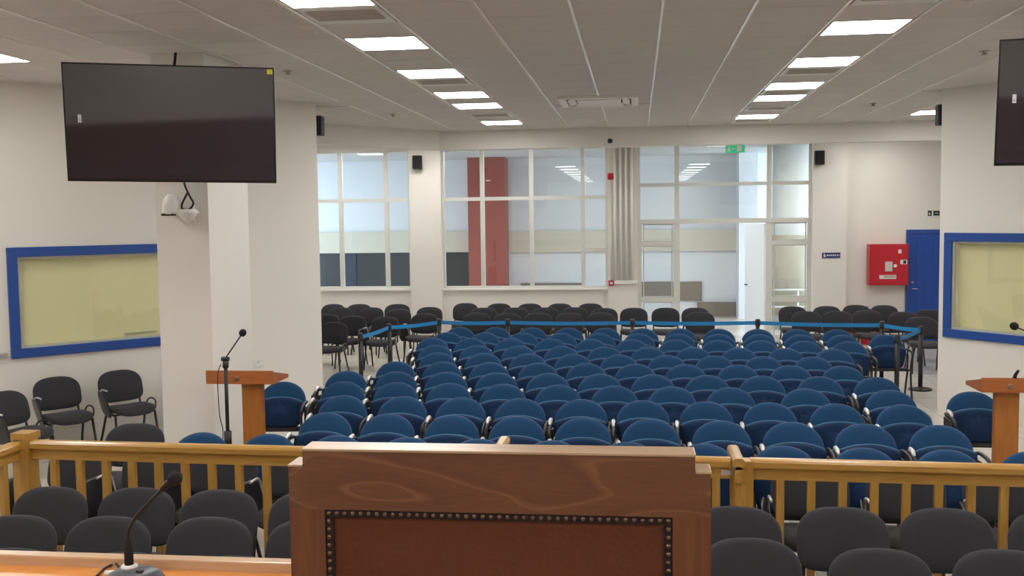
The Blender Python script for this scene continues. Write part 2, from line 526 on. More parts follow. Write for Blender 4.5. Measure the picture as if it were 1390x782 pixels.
# ------------------------------------------------------------------ ceiling with its tiles
TW, TD = 0.635, 0.6
X0, Y0 = 1.773, 8.357     # centre of a cell holding a right-row light
def cell(i, j): return (X0 + i * TW, Y0 + j * TD)
ceil = bpart('ceiling', None, M['ceiling'], (-7.7, 7.7, -3.0, GY + 0.1, CEIL + 0.008, CEIL + 0.12))
tag(ceil, 'suspended grey-white tiled ceiling', 'ceiling', None, 'structure')
LIGHTS = []
for j in (-18, -15, -12, -9, -6, -3, 0, 3, 6, 8, 12):
    LIGHTS += [(0, j), (-6, j)]
SIDE = [(-12, 0), (-12, -3), (-12, -6), (-12, -9), (-12, -13), (6, 0), (6, -3), (6, -6), (6, -9), (6, -13), (4, 12)]
ANNEX = [(-12, 15), (-12, 17), (-6, 17), (0, 16), (4, 17), (7, 13), (-9, 17)]
ANNEX_WORDS = ['before the left glazed screen, middle', 'before the left glazed screen, nearest the glass', 'before the middle glazed screen',
               'before the glazed entrance', 'before the column right of the entrance', 'over the hose cabinet side', 'before the column between the screens']
VENTS = [(0, j) for j in (-2, 4, 7, 10, 13)] + [(-6, j) for j in (-2, 4, 10)]
busy = set(LIGHTS) | set(SIDE) | set(ANNEX) | set(VENTS)
acx, acy = -0.46, 12.93

def inside(x, y):
    if y > GY - 0.3 or y < -2.7: return False
    for c, d, s in ((LC, LD, 1), (RC, RD, -1)):
        v = Vector((x, y)) - c
        cr = d.x * v.y - d.y * v.x
        if y < 12.7 and cr * s < 0.35: return False
    if y < 12.9 and not (LE.x + 0.35 < x < RE.x - 0.35): return False
    return -7.25 < x < 7.25
def tile_mesh():
    bm = nb(); box(bm, -TW / 2 + 0.008, TW / 2 - 0.008, -TD / 2 + 0.0035, TD / 2 - 0.0035, 0, 0.012, bev=0.002)
    bmesh.ops.recalc_face_normals(bm, faces=bm.faces[:])
    me = bpy.data.meshes.new('ceiling_tile'); bm.to_mesh(me); bm.free(); me.materials.append(M['ceiling']); return me
tme = tile_mesh()
cells = []
for i in range(-16, 12):
    for j in range(-19, 20):
        if (i, j) in busy: continue
        x, y = cell(i, j)
        if not inside(x, y): continue
        if abs(x - acx) < 0.5 + TW / 2 - 0.12 and abs(y - acy) < 0.5 + TD / 2 - 0.12: continue
        cells.append((x, y))
def in_view(x, y):
    a = math.degrees(math.atan2(x, y)) + 7.0
    return y > 6.3 and abs(a) < 28
cells.sort(key=lambda c: (not in_view(*c), c[0] ** 2 + c[1] ** 2))
for k, (x, y) in enumerate(cells[:299]):
    o = bpy.data.objects.new('ceiling_tile', tme); COL.objects.link(o); o.parent = ceil; o.location = (x, y, CEIL)
bm = nb()
for (x, y) in cells[299:]:
    box(bm, x - TW / 2 + 0.008, x + TW / 2 - 0.008, y - TD / 2 + 0.0035, y + TD / 2 - 0.0035, CEIL, CEIL + 0.012)
o = link('ceiling_tile_field', bm, M['ceiling'], ceil); o['kind'] = 'stuff'
for i in range(-15, 12):
    x = X0 + (i - 0.5) * TW
    ys = [Y0 + j * 0.1 for j in range(-112, 112)]
    ok = [y for y in ys if inside(x, y) and not (abs(x - acx) < 0.5 and abs(y - acy) < 0.5)]
    if len(ok) < 5: continue
    # runs
    runs = []; s = ok[0]; p = s
    for y in ok[1:]:
        if y - p > 0.15: runs.append((s, p)); s = y
        p = y
    runs.append((s, p))
    bm = nb()
    for a, b in runs:
        if b - a > 0.3: box(bm, x - 0.011, x + 0.011, a, b, CEIL - 0.006, CEIL + 0.01)
    link('grid_rail', bm, M['grid'], ceil)

# recessed light panels
def make_light():
    t = thing('ceiling_light', '', 'light')
    bm = nb(); a = 0.297; d = 0.283
    for bx in ((-a, a, -a, -d), (-a, a, d, a), (-a, -d, -d, d), (d, a, -d, d)):
        box(bm, bx[0], bx[1], bx[2], bx[3], -0.006, 0.008)
    link('light_frame', bm, M['panelframe'], t)
    bm = nb(); box(bm, -d, d, -d, d, -0.002, 0.006); link('diffuser', bm, M['emit'], t)
    return t
put_light = Placer(make_light())
def depthword(j):
    return {-3: 'at the top edge', 0: 'nearest full', 3: 'third nearest', 6: 'fourth nearest', 8: 'fifth nearest', 12: 'farthest'}.get(j)
for (i, j) in LIGHTS + SIDE + ANNEX:
    x, y = cell(i, j)
    if not inside(x, y): 
        if (i, j) not in SIDE: continue
        if not (LE.x + 0.4 < x < RE.x - 0.4): continue
    if (i, j) == (-12, 0): x = -5.67
    side = 'left' if i < -3 else 'right'
    if (i, j) in LIGHTS and j >= -3:
        seq = {-3: 'cut by the top edge of the photo', 0: 'second nearest' if i < 0 else 'nearest', 3: 'third nearest' if i < 0 else 'second nearest',
               6: 'third from the far end', 8: 'second from the far end', 12: 'farthest, next to the beam'}[j]
        lb = 'square lit ceiling panel in the %s row, %s' % (side, seq)
    elif (i, j) == (4, 12): lb = 'square lit ceiling panel beside the black speaker at the right corner'
    elif (i, j) == (-12, 0): lb = 'square lit ceiling panel at the left edge near the wall'
    elif (i, j) in ANNEX: lb = 'lit annex ceiling panel beyond the beam, ' + ANNEX_WORDS[ANNEX.index((i, j))]
    else: lb = 'lit ceiling panel of the %s, %s before the picture begins' % ('left light row' if i == -6 else 'right light row' if i == 0 else 'left side aisle' if i < -6 else 'right side aisle', {-18: 'farthest', -15: 'fifth', -12: 'fourth', -9: 'third', -6: 'second', -3: 'first', -13: 'fourth', 0: 'next'}[j])
    put_light(x, y, 0, lb, 'square ceiling light panels', z=CEIL)

for k, x in enumerate((-7.2, -5.2, -3.6, -1.9, -0.2, 1.5, 3.9, 6.0)):  # added panels, unseen behind the beam, to brighten the hall's far wall
    put_light(x, 20.32, 0, 'added fill panel hidden by the beam, just inside the entrance hall, %s from the left' % ORD[k + 1], 'entrance hall fill panels', z=CEIL)
def make_vent():
    t = thing('ceiling_vent', '', 'vent')
    bm = nb(); a = 0.29
    for bx in ((-a, a, -a, -0.2), (-a, a, 0.14, a), (-a, -0.25, -0.2, 0.14), (0.25, a, -0.2, 0.14)):
        box(bm, bx[0], bx[1], bx[2], bx[3], -0.008, 0.006)
    link('vent_frame', bm, M['panelframe'], t)
    bm = nb(); box(bm, -0.25, 0.25, -0.2, 0.14, 0.002, 0.006); link('backing', bm, M['panelframe'], t)
    for k in range(6):
        bm = nb()
        box(bm, -0.25, 0.25, -0.022, 0.022, -0.001, 0.001, mtx=Matrix.Translation((0, -0.17 + k * 0.056, -0.006)) @ Matrix.Rotation(-0.3, 4, 'X'))
        link('slat', bm, M['louvre'], t)
    return t
put_vent = Placer(make_vent())
for (i, j) in VENTS:
    x, y = cell(i, j)
    side = 'left' if i < -3 else 'right'
    w = {-2: 'nearest the camera', 4: 'behind the third panel' if i < 0 else 'behind the second panel', 7: 'between the close pair of panels',
         10: 'before the last panel', 13: 'beyond the last panel'}[j]
    put_vent(x, y, 0, 'slotted air vent in the %s light row, %s' % (side, w), 'slotted ceiling vents', z=CEIL)

# ceiling air conditioner
t = thing('ceiling_air_conditioner', 'square white cassette air conditioner in the middle of the ceiling', 'air conditioner', (acx, acy, CEIL))
bm = nb()
box(bm, -0.49, 0.49, -0.49, -0.40, -0.03, 0.008, bev=0.008); box(bm, -0.49, 0.49, 0.40, 0.49, -0.03, 0.008, bev=0.008)
box(bm, -0.49, -0.40, -0.40, 0.40, -0.03, 0.008); box(bm, 0.40, 0.49, -0.40, 0.40, -0.03, 0.008)
link('casing', bm, M['white'], t)
bm = nb(); box(bm, -0.27, 0.27, -0.27, 0.27, -0.03, 0.0, bev=0.006); link('intake_panel', bm, M['white'], t)
bm = nb(); box(bm, -0.40, 0.40, -0.40, 0.40, -0.006, 0.004); link('recess', bm, M['dark'], t)
for rz in range(4):
    bm = nb()
    box(bm, -0.30, 0.30, -0.045, 0.045, -0.003, 0.003, mtx=Matrix.Rotation(rz * PI / 2, 4, 'Z') @ Matrix.Translation((0, -0.335, -0.018)) @ Matrix.Rotation(0.25, 4, 'X'))
    link('flap', bm, M['white'], t)
for x, y, lb in ((-3.36, 9.68, 'small dark sprinkler on the ceiling right of the left screen'), (-3.34, 13.93, 'small dark sprinkler on the ceiling before the beam, left'),
                 (3.11, 14.08, 'small dark sprinkler on the ceiling before the beam, right'), (3.13, 9.79, 'small dark sprinkler on the ceiling by the right screen')):
    bm = nb(); lathe(bm, [(0.045, 0.0), (0.045, -0.006), (0.018, -0.01), (0.016, -0.03), (0.028, -0.034), (0.028, -0.038)], n=14)
    tag(link('sprinkler', bm, [M['louvre']], None, (x, y, CEIL)), lb, 'sprinkler', 'ceiling sprinklers')

# ------------------------------------------------------------------ windows
def frame_bars(bm, u0, u1, z0, z1, w, y0, y1, bev=0.0):
    box(bm, u0, u1, y0, y1, z0, z0 + w, bev=bev); box(bm, u0, u1, y0, y1, z1 - w, z1, bev=bev)
    box(bm, u0, u0 + w, y0, y1, z0 + w, z1 - w, bev=bev); box(bm, u1 - w, u1, y0, y1, z0 + w, z1 - w, bev=bev)

def cabin_window(name, corner, d, u0, u1, z0, z1, facing, label):
    """local x along the wall, local -y into the room"""
    ang = math.atan2(d.y, d.x) + (PI if facing else 0)
    o = thing(name, label, 'window', (corner.x, corner.y, 0), ang, None, 'structure')
    s = -1 if facing else 1
    a, b = sorted((s * u0, s * u1))
    bm = nb(); frame_bars(bm, a, b, z0, z1, 0.10, -0.035, 0.05, bev=0.006); link('window_frame', bm, M['blueframe'], o)
    bm = nb(); frame_bars(bm, a + 0.10, b - 0.10, z0 + 0.10, z1 - 0.10, 0.025, -0.005, 0.03); link('beading', bm, M['beading'], o)
    bpart('pane', o, M['cabinglass'], (a + 0.12, b - 0.12, 0.008, 0.014, z0 + 0.12, z1 - 0.12))
    bpart('blind', o, M['blind'], (a + 0.10, b - 0.10, 0.09, 0.096, z0 + 0.1, z1 - 0.1))
    m = (a + b) / 2
    bpart('blind_pull', o, M['beading'], (m - 0.02, m + 0.34, 0.07, 0.088, z0 + 0.15, z0 + 0.165))
    return o
cabin_window('window_1', LC, LD, 1.2, 3.66, 1.035, 2.19, True, 'blue-framed cabin window left of the pillar with closed cream blind')
cabin_window('window_2', RC, RD, 0.08, 2.55, 0.94, 2.19, False, 'blue-framed cabin window at the right edge with closed cream blind')

def screen(name, x0, x1, z0, z1, mull, trans, label, extra=()):
    """glazed screen: mull = x of mullions, trans = z of full-width transoms"""
    o = thing(name, label, 'window', (0, GY, 0), 0, None, 'structure')
    bm = nb(); frame_bars(bm, x0, x1, z0, z1, 0.05, 0.02, 0.10); link('window_frame', bm, M['alu'], o)
    for x in mull:
        bpart('mullion', o, M['alu'], (x - 0.04, x + 0.04, 0.02, 0.10, z0 + 0.05, z1 - 0.05))
    xs = [x0 + 0.05] + [v for x in mull for v in (x - 0.04, x + 0.04)] + [x1 - 0.05]
    for k in range(0, len(xs), 2):
        zz = [z0 + 0.05]
        tr = sorted(list(trans) + [z for (kk, z) in extra if kk == k // 2])
        for z in tr:
            bpart('transom', o, M['alu'], (xs[k], xs[k + 1], 0.025, 0.095, z - 0.035, z + 0.035))
            zz += [z - 0.035, z + 0.035]
        zz.append(z1 - 0.05)
        for q in range(0, len(zz), 2):
            bpart('pane', o, M['glass'], (xs[k], xs[k + 1], 0.05, 0.056, zz[q], zz[q + 1]))
    return o
screen('window_3', -6.7, -4.42, 1.05, 3.80, [-5.85, -4.92], [2.81], 'three-bay glazed screen next to the left corner')
screen('window_4', -3.80, -0.55, 1.05, 3.80, [-3.0, -2.035, -1.03], [2.81], 'four-bay glazed screen in front of the red column', extra=((3, 1.80),))
# sills
for nm, x0, x1 in (('trim_7', -6.7, -4.42), ('trim_8', -3.80, -0.55)):
    o = bpart(nm, None, M['white'], (x0, x1, GY - 0.05, GY + 0.02, 1.02, 1.055)); tag(o, 'white sill under the %s glazed screen' % ('left' if x0 < -5 else 'middle'), 'sill', None, 'structure')

# glazed entrance
e = thing('window_5', 'glazed entrance screen with transom lights over the open doorway', 'window', (0, GY, 0), 0, None, 'structure')
bm = nb(); frame_bars(bm, 0.02, 3.27, 2.32, 3.80, 0.05, 0.02, 0.10)
box(bm, 0.02, 0.09, 0.02, 0.10, 0, 2.32); box(bm, 3.20, 3.27, 0.02, 0.10, 0, 2.32)
link('window_frame', bm, M['alu'], e)
bpart('transom', e, M['alu'], (0.02, 3.27, 0.0, 0.12, 2.28, 2.37))
for x in (0.76, 2.49):
    bpart('mullion', e, M['alu'], (x - 0.045, x + 0.045, 0.02, 0.10, 2.37, 3.75))
    bpart('door_post', e, M['alu'], (x - 0.06, x + 0.06, 0.015, 0.11, 0, 2.28))
for a, b in ((0.07, 0.715), (0.805, 2.445), (2.535, 3.22)):
    bpart('transom', e, M['alu'], (a, b, 0.03, 0.09, 2.99, 3.06))
    bpart('pane', e, M['glass'], (a, b, 0.05, 0.056, 2.37, 2.99))
    bpart('pane', e, M['glass'], (a, b, 0.05, 0.056, 3.06, 3.75))
for a, b in ((0.09, 0.70), (2.55, 3.20)):
    for z0, z1 in ((0.0, 0.12), (0.78, 0.87), (1.86, 1.94)):
        bpart('transom', e, M['alu'], (a, b, 0.03, 0.09, z0, z1))
    for z0, z1 in ((0.12, 0.78), (0.87, 1.86), (1.94, 2.28)):
        bm = nb(); frame_bars(bm, a + 0.03, b - 0.02, z0, z1, 0.02, 0.035, 0.085); link('glazing_bead', bm, M['greycol'], e)
        bpart('pane', e, M['glass'], (a, b, 0.05, 0.056, z0, z1))
# opened leaf
d1 = thing('door_1', 'white door leaf standing open in the glazed entrance', 'door', (2.43, GY + 0.12, 0), math.atan2(0.93, -0.26), None, 'structure')
bm = nb(); box(bm, 0, 0.98, -0.02, 0.02, 0.01, 2.26, bev=0.004); link('door_leaf', bm, M['hallwall'], d1)
bm = nb(); tube(bm, [(0.88, 0.02, 1.05), (0.88, 0.06, 1.05), (0.77, 0.06, 1.05)], 0.012); tube(bm, [(0.88, -0.02, 1.05), (0.88, -0.06, 1.05), (0.77, -0.06, 1.05)], 0.012)
link('door_handle', bm, M['dark'], d1)

# blue door on the right of the back wall
d2 = thing('door_2', 'blue panelled door beside the red hose cabinet', 'door', (0, GY, 0), 0, None, 'structure')
bm = nb(); frame_bars(bm, 4.98, 6.02, -0.03, 2.12, 0.07, -0.05, 0.0); link('door_frame', bm, M['blueframe'], d2)
bpart('door_leaf', d2, M['bluedoor'], (5.05, 5.95, -0.03, -0.005, 0.01, 2.05), bev=0.003)
for k in range(5):
    bpart('rib', d2, M['bluedoor'], (5.17 + k * 0.15, 5.24 + k * 0.15, -0.042, -0.03, 0.12, 1.97), bev=0.004)
bm = nb(); tube(bm, [(5.10, -0.03, 1.02), (5.10, -0.08, 1.02), (5.19, -0.08, 1.02)], 0.009); link('door_handle', bm, M['chrome'], d2)
bm = nb(); lathe(bm, [(0.018, -0.03), (0.018, -0.045), (0.01, -0.05)], axis='y', origin=(5.10, 0, 1.14), n=12); link('lock', bm, M['chrome'], d2)

# ------------------------------------------------------------------ hall behind the glass
HX0, HX1, HY = -9.5, 8.5, 25.0
o = bpart('wall_hall_back', None, M['hallwall'], (HX0, HX1, HY, HY + 0.15, 0, CEIL)); tag(o, 'cool white far wall of the entrance hall', 'wall', None, 'structure')
o = bpart('ceiling_hall', None, M['hallceil'], (HX0, HX1, GY + 0.2, HY, CEIL + 0.001, CEIL + 0.12)); tag(o, 'ceiling of the entrance hall', 'ceiling', None, 'structure')
for nm, x, lb in (('wall_hall_left', HX0, 'left'), ('wall_hall_right', HX1, 'right')):  # end openings are made up to let the added fill lamps in
    s = -1 if x < 0 else 1
    bm = nb()
    a, b = sorted((x, x + s * 0.15))
    box(bm, a, b, GY + 0.2, HY, 0, 0.4); box(bm, a, b, GY + 0.2, HY, 3.6, CEIL)
    box(bm, a, b, GY + 0.2, GY + 0.5, 0.4, 3.6); box(bm, a, b, HY - 0.5, HY, 0.4, 3.6)
    tag(link(nm, bm, M['hallwall']), 'end wall of the entrance hall with opening made for the fill lamp, ' + lb, 'wall', None, 'structure')
o = bpart('trim_9', None, M['band'], (-8.5, -3.95, HY - 0.10, HY, 1.60, 2.12), (-3.2, 2.85, HY - 0.10, HY, 1.58, 2.10)); tag(o, 'beige band across the hall wall', 'band', None, 'structure')
g = thing('window_6', 'dark glazing under the beige band on the left of the hall', 'window', (0, HY, 0), 0, None, 'structure')
xs = [-8.5, -7.35, -7.0, -5.4, -4.95, -4.0]
for k in range(5):
    bpart('pane', g, M['darkframe'] if k in (1,) else M['darkglass'], (xs[k] + 0.02, xs[k + 1] - 0.02, -0.05, -0.02, 0.02, 1.58))
bm = nb(); box(bm, -8.5, -4.0, -0.02, -0.005, 0, 1.6); link('window_frame', bm, M['darkframe'], g)
o = bpart('trim_10', None, M['redcol'], (-4.02, -3.13, 24.2, 24.9, 0, CEIL)); tag(o, 'brick-red square column in the hall behind the glass', 'column', None, 'structure')
for nm, bxs, lb in (('trim_11', (-2.85, -1.35, HY - 0.06, HY, 0.35, 0.82), 'grey-brown cladding panel low behind the middle screen'),
                    ('trim_12', (-0.2, 1.56, HY - 0.06, HY, 0.38, 0.84), 'grey-brown cladding panel seen beside the door post'),
                    ('trim_13', (1.45, 2.36, HY - 0.08, HY, 0.0, 0.34), 'grey-brown cladding block at the foot of the hall wall')):
    tag(bpart(nm, None, M['hallgrey'], bxs), lb, 'panel', None, 'structure')
o = bpart('trim_14', None, M['hallwall'], (2.37, 2.80, 24.3, 25.0, 0, CEIL)); tag(o, 'pale square column right of the open doorway in the hall', 'column', None, 'structure')
bm = nb(); lathe(bm, [(0.42, 0.0), (0.42, CEIL)], cx=3.28, cy=22.2, n=36); o = link('trim_15', bm, M['greycol']); tag(o, 'round pale grey column behind the right sidelight', 'column', None, 'structure')
bm = nb(); lathe(bm, [(0.428, 0.3), (0.428, 2.0)], cx=3.28, cy=22.2, n=36); link('column_cladding', bm, M['hallclad'], o)
bm = nb()
for z in (0.55, 0.9): tube(bm, [(2.6, 21.2, z), (3.9, 21.2, z)], 0.02)
for x in (2.6, 3.25, 3.9): tube(bm, [(x, 21.2, 0), (x, 21.2, 0.9)], 0.02)
tag(link('hand_railing', bm, M['alu']), 'pale tubular railing behind the right sidelight', 'railing')

# ------------------------------------------------------------------ fittings on the back wall
# four vertical pipes and trunking
t = thing('conduit_run', 'four white vertical pipes with trunking on the middle column', 'pipes', (0, GY - 0.12, 0))
for x in (-0.41, -0.305, -0.20, -0.095):
    bm = nb(); tube(bm, [(x, -0.034, 1.21), (x, -0.034, CEIL)], 0.026, n=10); link('pipe', bm, M['white'], t)
bpart('trunking', t, M['white'], (-0.43, 0.0, -0.05, 0.0, 1.14, 1.21), bev=0.004)
t = thing('alarm_call_point', 'small red alarm call point at the foot of the pipes', 'alarm', (-0.49, GY - 0.12, 1.16))
bpart('casing', t, M['red'], (-0.05, 0.05, -0.04, 0, -0.05, 0.05), bev=0.006); bpart('button_plate', t, M['paper'], (-0.03, 0.03, -0.044, -0.04, -0.022, 0.022))
bm = nb(); tube(bm, [(-0.49, GY - 0.13, 1.21), (-0.49, GY - 0.13, 3.14)], 0.009, n=6); tag(link('alarm_conduit', bm, M['white']), 'thin conduit joining the two red alarm devices', 'conduit')
t = thing('alarm_sounder', 'round red alarm sounder high on the middle column', 'alarm', (-0.49, GY - 0.12, 3.2))
bm = nb(); lathe(bm, [(0.065, 0), (0.065, -0.035), (0.045, -0.06), (0.02, -0.065)], axis='y', n=18); link('sounder_body', bm, M['red'], t)
bpart('base_plate', t, M['red'], (-0.06, 0.06, -0.012, 0, -0.06, 0.06), bev=0.004)

def speaker(x, y, z, w, h, d, rz, label):
    t = thing('wall_speaker', label, 'speaker', (x, y, z), rz, 'black wall speakers')
    bm = nb(); box(bm, -w / 2, w / 2, -d, -0.02, -h / 2, h / 2, bev=0.02); link('cabinet', bm, M['speaker'], t)
    bm = nb(); box(bm, -w / 2 + 0.012, w / 2 - 0.012, -d - 0.006, -d + 0.002, -h / 2 + 0.012, h / 2 - 0.012, bev=0.006); link('grille', bm, M['rubber'], t)
    bm = nb(); box(bm, -0.03, 0.03, -0.03, 0.0, -0.05, 0.05); link('bracket', bm, M['dark'], t)
speaker(-4.24, GY - 0.12, 3.53, 0.19, 0.27, 0.17, 0.15, 'black speaker on the column between the glazed screens')
speaker(3.37, GY - 0.16, 3.47, 0.18, 0.26, 0.17, -0.1, 'black speaker on the column right of the entrance')
speaker(-4.05, 12.60, 3.63, 0.19, 0.25, 0.16, PI, 'black speaker at the end corner of the left wall')
speaker(3.71, 12.92, 3.61, 0.19, 0.25, 0.16, PI, 'black speaker at the end corner of the right wall')
bm = nb(); lathe(bm, [(0.04, 0), (0.04, -0.02), (0.035, -0.045), (0.015, -0.06)], axis='y', n=16); tag(link('dome_camera', bm, M['speaker'], None, (-0.43, 16.85, 3.665)), 'small black dome camera on the dropped beam', 'camera')

# exit signs
t = thing('exit_sign', 'green running-man exit sign over the glazed entrance', 'sign', (1.83, GY - 0.22, 3.67))
bpart('sign_body', t, M['green'], (-0.18, 0.18, -0.015, 0.015, -0.075, 0.075), bev=0.004)
bm = nb(); box(bm, -0.13, -0.09, -0.018, -0.016, -0.045, 0.02); box(bm, -0.125, -0.10, -0.018, -0.016, 0.025, 0.05)
box(bm, -0.17, -0.13, -0.018, -0.016, -0.03, -0.01); box(bm, 0.03, 0.12, -0.018, -0.016, -0.05, 0.05); box(bm, -0.06, 0.0, -0.018, -0.016, -0.008, 0.008)
link('pictogram', bm, M['paper'], t)
bm = nb(); tube(bm, [(-0.12, 0, 0.075), (-0.12, 0, 0.2)], 0.006, n=6); tube(bm, [(0.12, 0, 0.075), (0.12, 0, 0.2)], 0.006, n=6); link('hanger', bm, M['white'], t)
t = thing('exit_sign', 'small white and dark exit sign above the blue door', 'sign', (5.46, GY, 2.42))
bpart('sign_body', t, M['paper'], (-0.14, 0.14, -0.015, 0, -0.07, 0.07))
bm = nb(); box(bm, -0.10, -0.03, -0.02, -0.015, -0.05, 0.05); box(bm, 0.0, 0.11, -0.02, -0.015, -0.045, 0.045); link('pictogram', bm, M['darkgreen'], t)
bm = nb(); box(bm, -0.08, -0.06, -0.022, -0.02, -0.03, 0.01); box(bm, 0.03, 0.08, -0.022, -0.02, -0.006, 0.006); link('arrow', bm, M['paper'], t)
t = thing('direction_sign', 'small dark blue wall sign left of the red hose cabinet', 'sign', (3.60, GY - 0.16, 1.66))
bpart('sign_plate', t, M['signblue'], (-0.165, 0.165, -0.012, 0, -0.05, 0.05))
bm = nb()
lathe(bm, [(0.022, -0.013), (0.022, -0.016)], axis='y', origin=(-0.12, 0, -0.01), n=12); box(bm, -0.135, -0.118, -0.016, -0.013, 0.0, 0.036)
for a, b in ((-0.08, -0.05), (-0.04, -0.02), (-0.01, 0.02), (0.03, 0.06), (0.07, 0.09)): box(bm, a, b, -0.016, -0.013, -0.012, 0.014)
box(bm, 0.11, 0.15, -0.016, -0.013, -0.006, 0.006); box(bm, 0.11, 0.122, -0.016, -0.013, -0.02, 0.02)
link('lettering', bm, M['paper'], t)

# hose cabinet
t = thing('hose_cabinet', 'red wall-mounted fire hose cabinet left of the blue door', 'cabinet', (4.62, GY - 0.004, 1.48))
bpart('cabinet_body', t, M['red'], (-0.345, 0.345, -0.25, 0, -0.38, 0.38), bev=0.005)
bpart('cabinet_door', t, M['red'], (-0.325, 0.33, -0.262, -0.25, -0.365, 0.365), bev=0.004)
bpart('instruction_label', t, M['greycol'], (-0.07, 0.06, -0.265, -0.262, -0.12, 0.06), label='grey printed instruction sheet')
bm = nb(); lathe(bm, [(0.032, -0.262), (0.03, -0.272)], axis='y', origin=(0.11, 0, -0.02), n=14); link('latch', bm, M['paper'], t)
bpart('round_sticker', t, M['paper'], (0.16, 0.215, -0.265, -0.262, 0.21, 0.28))
bpart('pictogram_sticker', t, M['paper'], (0.20, 0.32, -0.265, -0.262, 0.01, 0.09)); bpart('pictogram', t, M['dark'], (0.25, 0.30, -0.267, -0.265, 0.02, 0.08))
bpart('warning_label', t, M['paper'], (-0.17, 0.13, -0.265, -0.262, -0.26, -0.19)); bpart('label_text', t, M['louvre'], (-0.09, 0.12, -0.267, -0.265, -0.24, -0.20))

def extinguisher(x, y, label):
    t = thing('fire_extinguisher', label, 'extinguisher', (x, y, 0), 0.3, 'red fire extinguishers')
    bm = nb(); lathe(bm, [(0.085, 0.0), (0.09, 0.02), (0.09, 0.5), (0.07, 0.57), (0.03, 0.61), (0.03, 0.64)], n=18); link('cylinder', bm, M['red'], t)
    bm = nb(); box(bm, -0.02, 0.02, -0.03, 0.13, 0.69, 0.71); box(bm, -0.015, 0.015, -0.02, 0.10, 0.65, 0.665); tube(bm, [(0, 0, 0.62), (0, 0, 0.7)], 0.02); link('valve_handle', bm, M['dark'], t)
    bm = nb(); tube(bm, arc([(0.02, 0, 0.67), (0.1, -0.01, 0.62), (0.12, -0.01, 0.45), (0.11, -0.01, 0.25)]), 0.013); link('hose', bm, M['cable'], t)
extinguisher(3.95, 19.45, 'red fire extinguisher by the column, left of the pair')
extinguisher(4.22, 19.48, 'red fire extinguisher under the hose cabinet, right of the pair')

# ------------------------------------------------------------------ screens, pillar camera
def television(name_label, C, xdir, zdir, w, h, mirror=False):
    xdir = xdir.normalized(); zdir = (zdir - xdir * zdir.dot(xdir)).normalized(); yd = zdir.cross(xdir)
    t = thing('television', name_label, 'television', C)
    t.rotation_euler = Matrix((xdir, yd, zdir)).transposed().to_euler()
    bm = nb(); box(bm, -w / 2, w / 2, 0.0, 0.035, -h / 2, h / 2, bev=0.005); link('bezel', bm, M['bezel'], t)
    bm = nb(); box(bm, -w / 2 + 0.012, w / 2 - 0.012, -0.003, 0.001, -h / 2 + 0.02, h / 2 - 0.012); link('screen', bm, M['screen'], t)
    bm = nb(); box(bm, -w * 0.3, w * 0.3, 0.035, 0.075, -h * 0.42, h * 0.1, bev=0.012); link('rear_housing', bm, M['bezel'], t)
    bpart('sticker', t, M['paper'], (-w / 2 + 0.10, -w / 2 + 0.125, -0.0045, -0.003, 0.0, 0.06), label='small white sticker near the left edge')
    bpart('sticker_print', t, M['louvre'], (-w / 2 + 0.104, -w / 2 + 0.121, -0.005, -0.0045, 0.01, 0.025))
    bpart('energy_label', t, M['yellow'], (w / 2 - 0.055, w / 2 - 0.014, -0.0045, -0.003, h / 2 - 0.05, h / 2 - 0.014), label='small yellow sticker in the top right corner')
    bpart('mounting_arm', t, M['dark'], (-0.12, 0.12, 0.07, 0.11, -0.2, 0.2), (-0.06, 0.06, 0.10, 0.45, -0.04, 0.04))
    return t

# corners of the left screen: it leans down and turns towards the bench
TL, TR, BL, BR = Vector((-4.2364, 7.1866, 3.6268)), Vector((-2.7525, 7.6199, 3.6009)), Vector((-4.2801, 7.2922, 2.7504)), Vector((-2.7962, 7.7254, 2.723))
Cc = (TL + TR + BL + BR) / 4
xd = (TR - TL + BR - BL); zd = (TL - BL + TR - BR)
television('large switched-off black television on the left pillar', Cc, xd, zd, xd.length / 2, zd.length / 2)
TVX, TVN = xd.length / 2, zd.length / 2
xd2 = Vector((xd.x, -xd.y, xd.z)); zd2 = Vector((-zd.x, zd.y, zd.z))
TL2 = Vector((2.5172, 7.6142, 3.6358))
Cc2 = TL2 + xd2.normalized() * TVX / 2 - zd2.normalized() * TVN / 2
television('large switched-off black television cut by the right edge', Cc2, xd2, zd2, TVX, TVN)
bm = nb(); tube(bm, arc([(-3.93, 8.46, CEIL), (-3.915, 8.40, 3.78), (-3.93, 8.36, 3.6), (-3.93, 8.33, 3.3)]), 0.012)
tag(link('screen_cable', bm, M['cable']), 'black cable from the ceiling down behind the left television', 'cable')

t = thing('pillar_camera', 'white swivelling dome camera on a bracket below the left television', 'camera', (-3.90, 8.5, 2.52))
bm = nb(); lathe(bm, [(0.075, -0.02), (0.08, 0.0), (0.078, 0.06), (0.06, 0.12), (0.03, 0.15)], cx=-0.07, cy=-0.13, n=20); link('camera_head', bm, M['whiteplastic'], t)
bm = nb(); box(bm, -0.135, -0.03, -0.20, -0.14, -0.035, -0.015); link('camera_base_slot', bm, M['dark'], t)
bm = nb(); lathe(bm, [(0.005, -0.10), (0.06, -0.055), (0.085, -0.02), (0.09, 0.0), (0.07, 0.02)], cx=0.06, cy=-0.11, n=20); link('camera_dome', bm, M['whiteplastic'], t)
bm = nb(); box(bm, -0.12, 0.12, -0.16, 0.0, -0.015, 0.0, bev=0.004); box(bm, 0.02, 0.08, -0.03, 0.0, -0.08, 0.06); link('bracket', bm, M['whiteplastic'], t)
